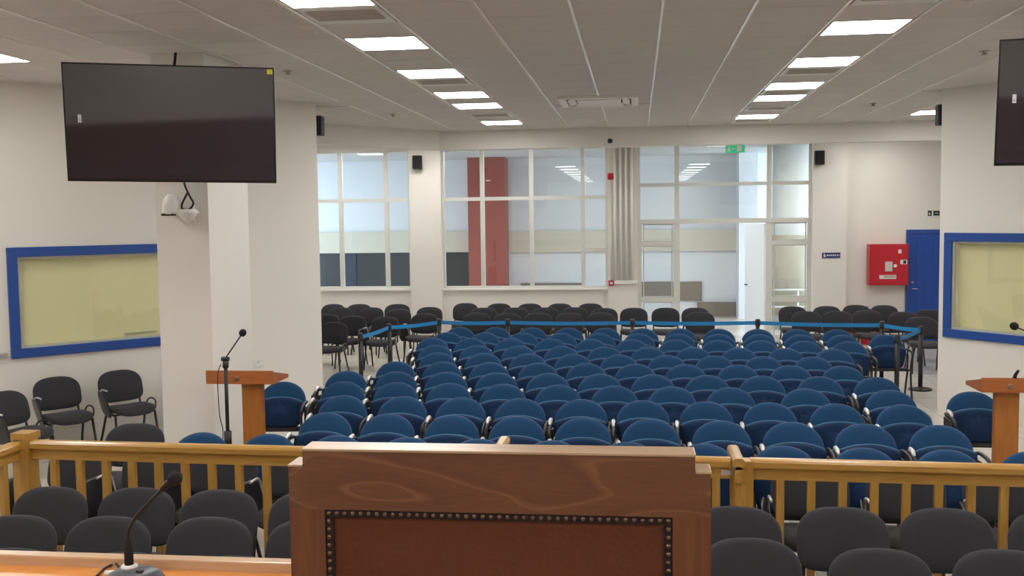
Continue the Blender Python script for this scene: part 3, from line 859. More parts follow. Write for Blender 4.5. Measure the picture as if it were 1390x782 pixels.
bm = nb(); tube(bm, arc([(0.02, -0.1, 0.40), (0.05, -0.13, 0.24), (0.10, -0.14, 0.13), (0.13, -0.14, 0.07), (0.09, -0.14, 0.02), (0.03, -0.14, 0.025), (0.03, -0.14, 0.07), (0.08, -0.14, 0.16)]), 0.009, n=6); link('cable_loop', bm, M['cable'], t)

# socket plate and trunking on the left wall
def on_left(u, z, w=0.0):
    n = Vector((0.737, -0.676))
    q = LC + LD * u + n * w
    return (q.x, q.y, z)
angL = math.atan2(LD.y, LD.x) + PI
t = thing('wall_socket', 'white double socket plate above the left lectern', 'socket', on_left(0.89, 0.71), angL)
bpart('plate', t, M['whiteplastic'], (-0.05, 0.05, -0.012, 0, -0.045, 0.045), bev=0.004)
bm = nb(); lathe(bm, [(0.018, -0.0121), (0.018, -0.014)], axis='y', origin=(0.0, 0, 0.015), n=10); link('outlet', bm, M['greycol'], t)
t = thing('wall_handrail', 'short grey rail on the wall at the far left edge', 'rail', on_left(4.2, 1.09), angL)
bpart('rail_bar', t, M['louvre'], (-0.5, 0.5, -0.05, -0.02, -0.015, 0.015), bev=0.004); bpart('bracket', t, M['louvre'], (-0.4, -0.37, -0.03, 0, -0.01, 0.01))

# ------------------------------------------------------------------ blue tip-up chair
def dome_outline(hw_mid, hw_bot, z0, zmid, z1, n=22):
    out = []
    for k in range(n + 1):
        t = PI * k / n
        c, s = math.cos(t), math.sin(t)
        out.append((hw_mid * math.copysign(abs(c) ** 0.95, c), zmid + (z1 - zmid) * s ** 0.95))
    r = 0.05
    out += [(-hw_mid * 0.99, zmid - 0.06), (-(hw_mid + hw_bot) / 2, (z0 + zmid) / 2), (-hw_bot - 0.005, z0 + r), (-hw_bot + 0.02, z0 + 0.012), (-hw_bot + 0.06, z0)]
    out += [(0.0, z0 - 0.003)]
    out += [(hw_bot - 0.06, z0), (hw_bot - 0.02, z0 + 0.012), (hw_bot + 0.005, z0 + r), ((hw_mid + hw_bot) / 2, (z0 + zmid) / 2), (hw_mid * 0.99, zmid - 0.06)]
    return out

def make_blue():
    t = thing('tip_up_chair', '', 'chair')
    o1 = dome_outline(0.229, 0.19, 0.41, 0.645, 0.83)
    lean = lambda z: 0.06 + (z - 0.41) * 0.34
    bm = nb()
    cushion(bm, o1, [(0.10, 0.0), (0.03, 0.0), (0.006, -0.006), (0.0, -0.016), (0.0, -0.028), (0.008, -0.042), (0.03, -0.052), (0.10, -0.057)],
            lambda u, v, w: (u, lean(v) + 0.05 + w - 0.25 * (u * u), v))
    link('backrest', bm, M['blue'], t)
    o2 = [(-0.224 + 0.448 * k / 22, 0.655 + 0.045 * (1 - (abs(-1 + 2 * k / 22)) ** 2.2)) for k in range(23)][::-1]
    o2 += [(-0.228, 0.62), (-0.21, 0.52), (-0.192, 0.45), (-0.17, 0.425), (-0.13, 0.415), (0.0, 0.413), (0.13, 0.415), (0.17, 0.425), (0.192, 0.45), (0.21, 0.52), (0.228, 0.62)]
    bm = nb()
    yf = lambda z: 0.035 + (z - 0.41) * 0.12
    cushion(bm, o2, [(0.10, 0.0), (0.03, 0.0), (0.004, -0.008), (0.0, -0.022), (0.0, -0.034), (0.008, -0.05), (0.03, -0.058), (0.10, -0.06)],
            lambda u, v, w: (u, yf(v) + w + 0.02 - 0.15 * (u * u), v))
    s = link('folded_seat', bm, M['blueseat'], t)
    bm = nb()
    pts = [(u * 0.985, yf(v * 1.0) + 0.02 - 0.026 - 0.15 * u * u, v * 1.0 + 0.004) for (u, v) in o2[:23]]
    tube(bm, pts, 0.0065, n=5); link('piping', bm, M['piping'], s)
    bm = nb(); box(bm, -0.235, 0.235, -0.01, 0.06, 0.375, 0.415, bev=0.006); link('seat_beam', bm, M['tube'], t)
    for sx in (-1, 1):
        x = sx * 0.245
        bm = nb(); tube(bm, arc([(x, -0.13, 0.40), (x, -0.15, 0.22), (x * 1.03, -0.19, 0.0)], 3), 0.014, n=6); link('leg', bm, M['tube'], t)
        bm = nb(); tube(bm, arc([(x, 0.02, 0.40), (x, 0.10, 0.2), (x * 1.03, 0.19, 0.0)], 3), 0.014, n=6); link('leg', bm, M['tube'], t)
        bm = nb()
        tube(bm, arc([(sx * 0.225, 0.145, 0.625), (sx * 0.25, 0.10, 0.650), (sx * 0.253, 0.0, 0.655), (sx * 0.253, -0.12, 0.645), (sx * 0.251, -0.185, 0.60), (x, -0.16, 0.50), (x, -0.13, 0.40)], 4), 0.015, n=7)
        tube(bm, [(x, -0.14, 0.40), (x, 0.03, 0.40)], 0.013, n=6)
        box(bm, x - 0.008, x + 0.008, 0.02, 0.10, 0.39, 0.60)
        link('armrest', bm, M['tube'], t)
    bm = nb(); tube(bm, [(-0.25, 0.05, 0.672), (-0.252, 0.02, 0.688), (-0.253, -0.05, 0.686), (-0.253, -0.10, 0.662)], [0.010, 0.018, 0.019, 0.010], n=9)
    a = link('arm_cap', bm, M['chrome'], t); a['label'] = 'polished metal arm cap'
    bm = nb(); box(bm, -0.277, -0.266, -0.17, 0.07, 0.42, 0.635, bev=0.005); link('side_panel', bm, M['browntablet'], t)
    return t
put_blue = Placer(make_blue())

# measured positions of the top of each backrest, row by row from the railing
BLUE_ROWS = [
    [(-3.27, 7.29), (-2.72, 7.27), (-2.18, 7.25), (-1.62, 7.22), (-1.14, 7.2), (-0.59, 7.18), (-0.09, 7.16), (0.44, 7.14), (0.99, 7.11), (1.5, 7.09), (2.04, 7.07), (2.54, 7.05)],
    [(-2.55, 8.12), (-2.04, 8.1), (-1.5, 8.07), (-0.96, 8.05), (-0.43, 8.02), (0.09, 8.0), (0.65, 7.97), (1.18, 7.95), (1.72, 7.92), (2.25, 7.9)],
    [(-2.66, 8.94), (-2.1, 8.92), (-1.56, 8.89), (-1.04, 8.87), (-0.49, 8.85), (0.06, 8.83), (0.59, 8.8), (1.1, 8.78), (1.68, 8.76), (2.19, 8.74)],
    [(-2.88, 9.72), (-2.33, 9.7), (-1.82, 9.67), (-1.26, 9.64), (-0.75, 9.62), (-0.24, 9.59), (0.3, 9.57), (0.85, 9.54), (1.53, 9.51), (2.27, 9.47)],
    [(-3.06, 10.42), (-2.47, 10.39), (-1.99, 10.38), (-1.45, 10.36), (-0.91, 10.34), (-0.38, 10.32), (0.15, 10.3), (0.69, 10.28), (1.23, 10.26), (1.78, 10.24), (2.32, 10.22)],
    [(-2.67, 11.15), (-2.19, 11.13), (-1.63, 11.11), (-1.08, 11.09), (-0.55, 11.07), (-0.02, 11.05), (0.52, 11.03), (1.07, 11.01), (1.62, 10.99), (2.14, 10.97)],
    [(-2.37, 11.91), (-1.81, 11.88), (-1.27, 11.85), (-0.74, 11.82), (-0.21, 11.79), (0.34, 11.76), (0.88, 11.73), (1.41, 11.7), (1.96, 11.67)],
    [(-2.53, 12.63), (-1.99, 12.6), (-1.46, 12.57), (-0.95, 12.55), (-0.4, 12.52), (0.14, 12.49), (0.67, 12.47), (1.22, 12.44), (1.76, 12.41), (2.31, 12.38)],
    [(-2.74, 13.41), (-2.2, 13.38), (-1.68, 13.36), (-1.14, 13.33), (-0.6, 13.3), (-0.07, 13.27), (0.49, 13.24), (1.05, 13.21), (1.56, 13.18), (2.11, 13.15), (2.63, 13.12)],
    [(-2.63, 14.08), (-2.1, 14.05), (-1.57, 14.02), (-1.03, 14.0), (-0.54, 13.97), (0.02, 13.94), (0.57, 13.92), (1.1, 13.89), (1.62, 13.86), (2.14, 13.84), (2.66, 13.81)],
    [(-2.58, 14.75), (-2.06, 14.72), (-1.52, 14.69), (-0.99, 14.67), (-0.44, 14.64), (0.07, 14.61), (0.6, 14.58), (1.15, 14.55), (1.67, 14.52), (2.22, 14.5), (2.74, 14.47)],
]
def spread(row, gap=0.535):
    xs = [p[0] for p in row]
    for _ in range(200):
        for a in range(len(xs) - 1):
            d = xs[a + 1] - xs[a]
            if d < gap: xs[a] -= (gap - d) / 2; xs[a + 1] += (gap - d) / 2
    return [(x, p[1]) for x, p in zip(xs, row)]
for ri, row in enumerate(BLUE_ROWS):
    row = spread(row)
    rn = 'front row by the railing' if ri == 0 else ('rearmost row before the belt barrier' if ri == len(BLUE_ROWS) - 1 else '%s row from the railing' % ORD[ri + 1])
    for ci, (x, y) in enumerate(row):
        put_blue(x, y - 0.20, random.uniform(-0.02, 0.02), 'blue padded tip-up armchair, %s from the left in the %s' % (ORD[ci + 1], rn), 'blue tip-up chairs in rows')
put_blue(-3.47, 9.48, 0.12, 'single blue tip-up armchair just right of the left lectern', 'blue tip-up chairs in rows')
put_blue(2.96, 9.22, 0.0, 'single blue tip-up armchair behind the right lectern', 'blue tip-up chairs in rows')
put_blue(3.25, 13.66, 0.0, 'single blue tip-up armchair beside the belt posts, right of the rows', 'blue tip-up chairs in rows')

# ------------------------------------------------------------------ black padded chair
def make_black(tablet):
    t = thing('padded_chair', '', 'chair')
    bm = nb()
    o1 = superellipse(0.245, 0.168, 4.2, n=40, cy=0.655, ptop=2.75)
    cushion(bm, o1, [(0.08, 0.0), (0.02, 0.0), (0.004, -0.006), (0.0, -0.016), (0.004, -0.03), (0.02, -0.04), (0.08, -0.046)],
            lambda u, v, w: (u, 0.15 + (v - 0.49) * 0.26 + w + 0.04 - 0.55 * u * u, v))
    link('backrest', bm, M['black'], t)
    bm = nb()
    o2 = superellipse(0.235, 0.215, 3.4, n=32, cy=-0.045)
    cushion(bm, o2, [(0.08, -0.03), (0.02, -0.03), (0.004, -0.024), (0.0, -0.012), (0.004, 0.004), (0.02, 0.014), (0.08, 0.02)],
            lambda u, v, w: (u, v, 0.445 + w + 0.25 * u * u * (1 if w > -0.02 else 0.6) - 0.8 * max(0, -v - 0.15) ** 2 * 4))
    link('seat', bm, M['blackseat'], t)
    for sx in (-1, 1):
        bm = nb(); tube(bm, [(sx * 0.215, -0.16, 0.41), (sx * 0.225, -0.2, 0.2), (sx * 0.24, -0.235, 0.0)], 0.013, n=6); link('leg', bm, M['tube'], t)
        bm = nb(); tube(bm, [(sx * 0.215, 0.06, 0.41), (sx * 0.225, 0.14, 0.2), (sx * 0.24, 0.22, 0.0)], 0.013, n=6); link('leg', bm, M['tube'], t)
        bm = nb(); tube(bm, arc([(sx * 0.215, 0.0, 0.405), (sx * 0.215, 0.13, 0.41), (sx * 0.21, 0.175, 0.46), (sx * 0.20, 0.20, 0.62)], 3), 0.012, n=6); link('back_support', bm, M['tube'], t)
    bm = nb()
    for sx in (-1, 1): tube(bm, [(sx * 0.215, -0.17, 0.40), (sx * 0.215, 0.09, 0.40)], 0.012, n=6)
    for y in (-0.13, 0.05): tube(bm, [(-0.215, y, 0.40), (0.215, y, 0.40)], 0.011, n=6)
    link('seat_frame', bm, M['tube'], t)
    if tablet:
        bm = nb(); tube(bm, arc([(0.235, 0.10, 0.42), (0.25, 0.05, 0.50), (0.255, -0.05, 0.515), (0.25, -0.12, 0.49), (0.235, -0.14, 0.42)], 3), 0.009, n=6); link('arm_bracket', bm, M['tube'], t)
        bm = nb(); tube(bm, arc([(-0.235, 0.10, 0.41), (-0.265, 0.10, 0.55), (-0.27, 0.05, 0.655), (-0.27, -0.10, 0.665)], 3), 0.010, n=6); link('tablet_arm', bm, M['chrome'], t)
        bm = nb()
        o3 = superellipse(0.17, 0.14, 3.5, n=20, cx=-0.06, cy=0.52)
        cushion(bm, o3, [(0.02, -0.008), (0.0, -0.005), (0.0, 0.005), (0.02, 0.008)], lambda u, v, w: (-0.278 - (v - 0.5) * 0.25 + w + (u + 0.05) * 0.15, u, v))
        link('writing_tablet', bm, M['tablet'], t)
    return t
PB = Placer(make_black(False)); PT = Placer(make_black(True))

def black_row(pts, put, name, group, rot=0.0, jit=0.04, yoff=-0.24, order='left'):
    for k, (x, y) in enumerate(pts):
        put(x, y + yoff, rot + random.uniform(-jit, jit), 'black padded chair, %s from the left %s' % (ORD[k + 1], name), group)

G1 = 'black padded chairs between bench and railing'
# row nearest the desk, then two more before the railing
ROW0 = [(-3.07, 4.63), (-2.47, 4.62), (-1.91, 4.61)]
ROW1L = [(-3.39, 5.15), (-2.86, 5.17), (-2.3, 5.2), (-1.74, 5.2)]
ROW1R = [(0.55, 5.07), (1.14, 4.96), (1.72, 4.99)]
ROW2L = [(-3.55, 5.74), (-3.0, 5.76), (-2.48, 5.75), (-1.93, 5.74)]
ROW2R = [(0.53, 5.63), (1.10, 5.66), (1.65, 5.68), (2.2, 5.66)]
black_row([(x, y - 0.02) for x, y in ROW0], PB, 'in the row right behind the desk', G1, jit=0.02)
black_row(ROW1L, PB, 'in the second row behind the desk', G1, jit=0.03)
black_row(ROW2L, PB, 'in the row along the left railing', G1, jit=0.03)
black_row(ROW1R, PB, 'in the nearest row right of the judge chair', G1, jit=0.03)
black_row(ROW2R, PB, 'in the row along the right railing', G1, jit=0.03)
G2 = 'black tablet chairs behind the railing'
black_row([(-4.02, 6.9), (-3.45, 6.88), (-2.90, 6.86), (-2.33, 6.85)], PT, 'just behind the left railing', G2, jit=0.05)
black_row([(0.28, 6.68), (1.09, 6.66), (1.68, 6.65), (2.27, 6.65)], PT, 'just behind the right railing', G2, jit=0.05)
# along the left wall
G3 = 'black chairs along the left wall'
def nudge(x, y, rz): return (x - 0.24 * -math.sin(rz) * -1, y - 0.24 * math.cos(rz))
for x, y, rz, lb in ((-6.08, 9.95, 0.9, 'black tablet chair against the left wall under the cabin window'),
                     (-5.64, 10.44, 0.9, 'black tablet chair against the left wall next to the pillar'),
                     (-5.04, 10.98, 0.95, 'black tablet chair half hidden behind the left pillar'),
                     (-6.08, 9.05, 1.25, 'black tablet chair turned sideways at the left edge')):
    PT(x + 0.24 * math.sin(rz), y - 0.24 * math.cos(rz), rz, lb, G3)
PT(-3.97, 7.40, 0.05, 'black chair alone behind the railing, in front of the left pillar', G3)

# annex chairs beyond the barrier
G4 = 'black padded chairs in the back annex'
ANNEX_LEFT = [((-5.8, 18.93), 'under the left glazed screen, farthest left'), ((-5.24, 18.92), 'under the left glazed screen, second from the left'),
              ((-4.48, 18.9), 'under the left glazed screen, third from the left'), ((-3.76, 18.25), 'by the column between the glazed screens'),
              ((-5.42, 18.2), 'second row under the left screen, leftmost'), ((-4.86, 18.2), 'second row under the left screen, middle'),
              ((-4.28, 17.9), 'second row under the left screen, rightmost'), ((-5.3, 16.9), 'beside the end corner of the left wall, rear'),
              ((-4.76, 15.55), 'beside the end corner of the left wall, nearest'), ((-4.72, 16.6), 'left annex, behind the first belt post'),
              ((-4.14, 16.4), 'left annex, between the first two belt posts'), ((-3.62, 17.0), 'left annex, beside the corner belt post')]
for (x, y), lb in ANNEX_LEFT:
    (PT if y < 17.5 else PB)(x, y - 0.24, random.uniform(-0.12, 0.2), 'black padded chair, ' + lb, G4)
black_row([(-3.23, 19.08), (-2.58, 18.98), (-2.0, 18.95), (-1.43, 18.95), (-0.87, 18.95)], PB, 'in the last row against the back wall', G4)
black_row([(-2.74, 18.1), (-2.16, 18.1), (-1.62, 18.12), (-1.11, 18.14), (-0.58, 17.97)], PB, 'in the second last row of the annex', G4, jit=0.02)
black_row([(-2.71, 17.1), (-2.18, 17.05), (-1.66, 17.07), (-1.13, 17.07), (-0.60, 17.1)], PB, 'in the annex row behind the blue belt', G4, jit=0.02)
for (x, y), lb in (((-0.06, 18.0), 'left of the three before the entrance'), ((0.49, 18.02), 'middle of the three before the entrance'), ((1.02, 18.01), 'right of the three before the entrance'),
                   ((1.05, 17.2), 'in front of the three before the entrance'),
                   ((2.71, 18.27), 'in front of the right sidelight'), ((3.30, 18.3), 'before the column right of the entrance'), ((4.30, 18.45), 'below the red hose cabinet'),
                   ((3.80, 17.5), 'right annex, second row middle'), ((2.78, 17.3), 'right annex, second row leftmost'), ((4.36, 16.35), 'right annex, nearest beside the last belt post'),
                   ((3.83, 18.5), 'before the fire extinguishers'), ((4.80, 17.6), 'before the blue door'), ((3.28, 17.35), 'right annex, second row, second from left'), ((4.30, 17.2), 'right annex, second row rightmost'),
                   ((4.92, 16.6), 'right annex, half hidden by the right wall corner')):
    PB(x, y - 0.24, random.uniform(-0.05, 0.05), 'black padded chair, ' + lb, G4)

# ------------------------------------------------------------------ belt barrier
POSTS = [(-3.76, 13.5), (-3.66, 14.73), (-3.05, 15.47), (-1.97, 15.43), (-0.07, 15.41), (1.78, 15.4), (3.49, 15.08), (3.86, 14.45), (3.29, 13.4)]
PL = ['nearest on the left', 'second on the left', 'at the rear left corner', 'second along the rear line', 'in the middle of the rear line', 'in front of the open doorway',
      'at the rear right corner', 'standing clear beside the right wall', 'nearest on the right, behind the single blue chair']
proto = None; made = []
for k, (x, y) in enumerate(POSTS):
    lb = 'black belt barrier post, ' + PL[k]
    if proto is None:
        proto = thing('barrier_post', lb, 'barrier post', (x, y, 0), 0, 'black belt barrier posts')
        bm = nb(); lathe(bm, [(0.15, 0.0), (0.16, 0.008), (0.155, 0.022), (0.06, 0.036), (0.03, 0.05)], n=28); link('base', bm, M['tube'], proto)
        bm = nb(); tube(bm, [(0, 0, 0.04), (0, 0, 0.80)], 0.03, n=14); link('post', bm, M['tube'], proto)
        bm = nb(); lathe(bm, [(0.036, 0.78), (0.038, 0.79), (0.038, 0.87), (0.03, 0.885)], n=16); link('head', bm, M['tube'], proto)
        p = proto
    else:
        p = copy_tree(proto, (x, y, 0), 0, lb, 'black belt barrier posts')
    made.append(p)
for k, (x, y) in enumerate(POSTS):
    p = made[k]
    if k < len(POSTS) - 1:
        q = Vector(POSTS[k + 1]) - Vector((x, y)); L = q.length; q.normalize(); n = Vector((-q.y, q.x)) * 0.0015
        bm = nb()
        pts = [q * (0.036 + (L - 0.072) * i / 8) for i in range(9)]
        prev = None
        for i, c in enumerate(pts):
            sag = -0.012 * math.sin(PI * i / 8)
            r = [bm.verts.new((c.x + n.x, c.y + n.y, 0.855 + sag)), bm.verts.new((c.x + n.x, c.y + n.y, 0.80 + sag)),
                 bm.verts.new((c.x - n.x, c.y - n.y, 0.80 + sag)), bm.verts.new((c.x - n.x, c.y - n.y, 0.855 + sag))]
            if prev:
                for m in range(4): bm.faces.new((prev[m], r[m], r[(m + 1) % 4], prev[(m + 1) % 4]))
            else: bm.faces.new(r)
            prev = r
        bm.faces.new(prev[::-1])
        o = link('belt', bm, M['beltblue'], None); o.parent = p; o['label'] = 'blue webbing belt'

# ------------------------------------------------------------------ railing
RA, RB = Vector((-4.03, 6.24)), Vector((2.17, 5.99))
rdir = (RB - RA).normalized(); rang = math.atan2(rdir.y, rdir.x)
def ry(x): return RA.y + (x - RA.x) * (RB.y - RA.y) / (RB.x - RA.x)
def handrail(bm, x0, x1, z=1.0, w=0.044):
    prof = [(-w * 0.5, z - 0.066), (-w * 0.5, z - 0.05), (-w, z - 0.05), (-w, z - 0.018), (-w * 0.8, z - 0.006), (-w * 0.45, z), (w * 0.45, z), (w * 0.8, z - 0.006), (w, z - 0.018), (w, z - 0.05), (w * 0.5, z - 0.05), (w * 0.5, z - 0.066)]
    A = [bm.verts.new((x0, p[0], p[1])) for p in prof]; B = [bm.verts.new((x1, p[0], p[1])) for p in prof]
    for k in range(len(prof)):
        bm.faces.new((A[k], A[(k + 1) % len(prof)], B[(k + 1) % len(prof)], B[k]))
    bm.faces.new(A[::-1]); bm.faces.new(B)
def railing(label, x0, x1, bal, posts=()):
    """x in world; local x along the rail from x0"""
    t = thing('wooden_railing', label, 'railing', (x0, ry(x0), 0), rang, 'golden oak railing sections')
    k = 1 / math.cos(rang)
    L = (x1 - x0) * k
    bm = nb(); handrail(bm, 0, L); link('handrail', bm, M['oak'], t)
    bpart('upper_rail', t, M['oak'], (0, L, -0.02, 0.02, 0.875, 0.94), bev=0.003)
    bpart('bottom_rail', t, M['oak'], (0, L, -0.026, 0.026, 0.08, 0.14), bev=0.003)
    for b in bal:
        u = (b - x0) * k
        bpart('baluster', t, M['oakv'], (u - 0.023, u + 0.023, -0.02, 0.02, 0.135, 0.88), bev=0.003)
    for (px, w, h) in posts:
        u = (px - x0) * k
        bpart('newel_post', t, M['oakv'], (u - w / 2, u + w / 2, -0.05, 0.05, 0.0, h), bev=0.004)
    return t
lb_ = [-3.835 + 0.185 * k for k in range(16)]
t = railing('long golden oak railing left of the gate', -3.985, -0.90, [b for b in lb_ if b < -0.95], [(-0.86, 0.11, 0.99)])
bm = nb(); box(bm, -0.115, 0.0, -0.06, 0.055, 0, 1.0, bev=0.003); link('newel_post', bm, M['oakv'], t)
bm = nb(); box(bm, -0.135, 0.0, -0.045, 0.085, 1.0, 1.05, bev=0.004); link('post_cap', bm, M['oakv'], t)
t = railing('golden oak railing right of the gate', 0.66, 4.2, [0.831 + 0.1765 * k for k in range(19)], [(0.62, 0.11, 0.99)])
t = railing('golden oak gate section behind the judge chair', -0.78, 0.545, [-0.63 + 0.182 * k for k in range(7)])
bm = nb(); box(bm, 1.27, 1.325, -0.032, -0.028, 0.90, 0.93); link('hinge', bm, M['louvre'], t)
def return_rail(x, y0, y1, label, balus=()):
    t = thing('wooden_railing', label, 'railing', (x, y0, 0), PI / 2, 'golden oak railing sections')
    L = y1 - y0
    bm = nb(); handrail(bm, 0, L, z=1.012, w=0.036); link('handrail', bm, M['oak'], t)
    bpart('upper_rail', t, M['oak'], (0.0, L, -0.02, 0.02, 0.87, 0.962))
    for u in balus: bpart('baluster', t, M['oakv'], (u - 0.023, u + 0.023, -0.02, 0.02, 0.0, 0.88))
    return t
return_rail(0.585, 5.97, 6.34, 'short oak return rail at the right gate post', (0.33,))
return_rail(-0.86, 6.06, 6.50, 'short oak return rail at the left gate post, over the judge chair', (0.38,))
t = thing('wooden_railing', 'golden oak side railing running to the left edge', 'railing', (-4.075, 6.2, 0), -PI / 2 - 0.02, 'golden oak railing sections')
bm = nb(); handrail(bm, 0, 2.6, z=1.0); link('handrail', bm, M['oak'], t)
bpart('upper_rail', t, M['oak'], (0, 2.6, -0.02, 0.02, 0.875, 0.94)); bpart('bottom_rail', t, M['oak'], (0, 2.6, -0.026, 0.026, 0.08, 0.14))
for k in range(13): bpart('baluster', t, M['oakv'], (0.13 + k * 0.185, 0.176 + k * 0.185, -0.02, 0.02, 0.135, 0.88), bev=0.003)

# ------------------------------------------------------------------ lecterns
def lectern(x, y, top, s, label):
    """x,y: centre of the near front board; the wedge top falls away from the camera; s: side the post stands on"""
    t = thing('lectern', label, 'lectern', (x, y, 0), 0)
    w, d, h = 0.288, 0.38, 0.112
    bm = nb(); box(bm, -w, w, 0, 0.02, top - h, top, bev=0.002); link('front_board', bm, M['lectern'], t)
    bm = nb()
    A = [(-w, 0.02, top - h), (w, 0.02, top - h), (w, d, top - h), (-w, d, top - h)]
    B = [(-w, 0.02, top - 0.012), (w, 0.02, top - 0.012), (w, d, top - h + 0.03), (-w, d, top - h + 0.03)]
    a = [bm.verts.new(v) for v in A]; b = [bm.verts.new(v) for v in B]
    bm.faces.new(a[::-1]); bm.faces.new(b)
    for k in range(4): bm.faces.new((a[k], a[(k + 1) % 4], b[(k + 1) % 4], b[k]))
    link('sloping_top', bm, M['lectern'], t)
    p0, p1 = sorted((-s * 0.01, s * 0.165))
    bm = nb(); box(bm, p0, p1, 0.07, 0.13, 0.03, top - h, bev=0.003); link('post', bm, M['lecternv'], t)
    bm = nb(); box(bm, p0 - 0.13, p1 + 0.13, 0.0, 0.38, 0.0, 0.03, bev=0.004); link('foot_plate', bm, M['lectern'], t)
    bm = nb(); lathe(bm, [(0.022, 0.0), (0.022, -0.004), (0.012, -0.006)], axis='y', origin=(-0.02 if s > 0 else -0.08, 0, top - 0.065), n=14)
    link('round_badge', bm, M['brass'], t)
    return t
lectern(-3.263, 8.0, 1.20, 1, 'wooden lectern on the left, beside the pillar and microphone stand')
lectern(2.872, 8.0, 1.18, -1, 'wooden lectern cut by the right edge')
bm = nb(); tube(bm, [(0, 0, 0), (0.01, 0, 0.03), (0.03, 0, 0.06)], [0.016, 0.013, 0.010], n=8); tag(link('microphone_clip', bm, M['rubber'], None, (2.82, 8.01, 1.178)), 'small black clip standing on the right lectern', 'clip')

def mic_stand(base, joint, head, pole_top, label):
    t = thing('microphone_stand', label, 'microphone stand', (base[0], base[1], 0))
    bx = Vector((base[0], base[1], 0))
    bm = nb(); tube(bm, [(0, 0, 0.12), (0, 0, 0.72)], 0.021, n=10); tube(bm, [(0, 0, 0.68), (0, 0, pole_top)], 0.016, n=8); link('pole', bm, M['tube'], t)
    bm = nb(); tube(bm, [(0, 0, 0.60), (0, 0, 0.76)], 0.030, n=10); link('height_clutch', bm, M['tube'], t)
    bm = nb(); tube(bm, [(0, 0, pole_top - 0.05), (0.002, 0, pole_top)], 0.024, n=10); tube(bm, [(-0.03, 0, pole_top + 0.02), (0.03, 0, pole_top + 0.02)], 0.018, n=8); link('boom_clamp', bm, M['tube'], t)
    j = Vector(joint) - bx; h = Vector(head) - bx
    bm = nb(); tube(bm, [j - (h - j) * 0.12, j, h], 0.006, n=6); link('boom', bm, M['tube'], t)
    dv = (h - j).normalized()
    bm = nb(); tube(bm, [h - dv * 0.03, h - dv * 0.02, h, h + dv * 0.02, h + dv * 0.03], [0.01, 0.024, 0.03, 0.024, 0.01], n=12); link('microphone_head', bm, M['rubber'], t)
    for k in range(3):
        a = 2 * PI * k / 3 + 0.5
        bm = nb(); tube(bm, [(0, 0, 0.16), (0.28 * math.cos(a), 0.28 * math.sin(a), 0.012)], 0.010, n=6); link('leg', bm, M['tube'], t)
    bm = nb(); tube(bm, arc([(-0.03, -0.02, pole_top - 0.02), (-0.06, -0.02, pole_top - 0.12), (-0.055, -0.02, 0.9), (-0.03, -0.02, 0.75), (-0.06, -0.03, 0.5), (-0.08, -0.03, 0.02)]), 0.004, n=5); link('cable', bm, M['cable'], t)
    return t
mic_stand((-3.25, 7.7), (-3.25, 7.7, 1.345), (-3.10, 7.7, 1.549), 1.32, 'black microphone stand with angled boom before the left lectern')
mic_stand((3.03, 7.75), (3.0, 7.75, 1.47), (2.72, 7.75, 1.60), 1.45, 'microphone stand whose boom enters from the right edge')

# ------------------------------------------------------------------ dais, desk and judge chair
DZ = 0.6
tag(bpart('trim_16', None, M['dais'], (-5.5, 5.0, -2.9, 3.35, 0.0, DZ)), 'raised dais under the judges bench', 'dais', None, 'structure')
t = thing('judges_desk', 'orange-brown wooden bench top at the lower left edge', 'desk', (0, 0, 0))
bm = nb(); box(bm, -4.6, -0.30, 2.15, 2.90, 1.34, 1.37, bev=0.003); link('desktop', bm, M['desk'], t)
bm = nb(); box(bm, -4.6, -0.30, 2.895, 2.94, 1.30, 1.402, bev=0.005); link('edge_lip', bm, M['desklip'], t)
bm = nb(); box(bm, -4.58, -0.32, 2.86, 2.895, DZ, 1.34); link('modesty_panel', bm, M['desk'], t)
for x in (-4.55, -2.5, -0.36): bpart('end_panel', t, M['desk'], (x, x + 0.03, 2.2, 2.86, DZ, 1.34))

t = thing('desk_microphone', 'grey gooseneck conference microphone standing on the bench top', 'microphone', (-1.49, 2.77, 1.37))
bm = nb()
o3 = superellipse(0.085, 0.07, 2.6, n=28)
cushion(bm, o3, [(0.03, 0.0), (0.0, 0.0), (0.0, 0.012), (0.012, 0.032), (0.03, 0.043), (0.06, 0.047)], lambda u, v, w: (u + 0.02, v, w + 0.0))
link('base', bm, M['greyplastic'], t)
bm = nb(); lathe(bm, [(0.024, 0.04), (0.024, 0.05), (0.02, 0.055)], cx=0.0, cy=0.01, n=16); link('collar', bm, M['whiteplastic'], t)
bm = nb(); tube(bm, [(0, 0.01, 0.05), (0, 0.01, 0.09), (0.0, 0.01, 0.135)], [0.013, 0.013, 0.009], n=12); link('neck_sleeve', bm, M['rubber'], t)
bm = nb(); tube(bm, arc([(0, 0.01, 0.125), (0.004, 0.01, 0.155), (0.025, 0.01, 0.195), (0.065, 0.01, 0.237), (0.115, 0.01, 0.285), (0.14, 0.01, 0.305)]), 0.0055, n=7); link('gooseneck', bm, M['cable'], t)
bm = nb(); tube(bm, [(0.11, 0.01, 0.280), (0.135, 0.01, 0.301), (0.144, 0.01, 0.308), (0.158, 0.01, 0.319), (0.168, 0.01, 0.326)], [0.008, 0.010, 0.020, 0.0205, 0.010], n=14); link('foam_head', bm, M['rubber'], t)
bm = nb(); box(bm, 0.04, 0.06, -0.03, -0.018, 0.046, 0.05); link('talk_button', bm, M['dark'], t)
bm = nb(); tube(bm, arc([(-0.04, 0.05, 0.015), (-0.08, 0.09, 0.02), (-0.11, 0.13, 0.012), (-0.13, 0.10, 0.006), (-0.12, 0.04, 0.006)]), 0.004, n=6); link('cable', bm, M['cable'], t)
bm = nb(); tube(bm, [(-0.05, 0.05, 0.012), (-0.10, 0.055, 0.01)], [0.010, 0.008], n=8); link('cable_plug', bm, M['whiteplastic'], t)

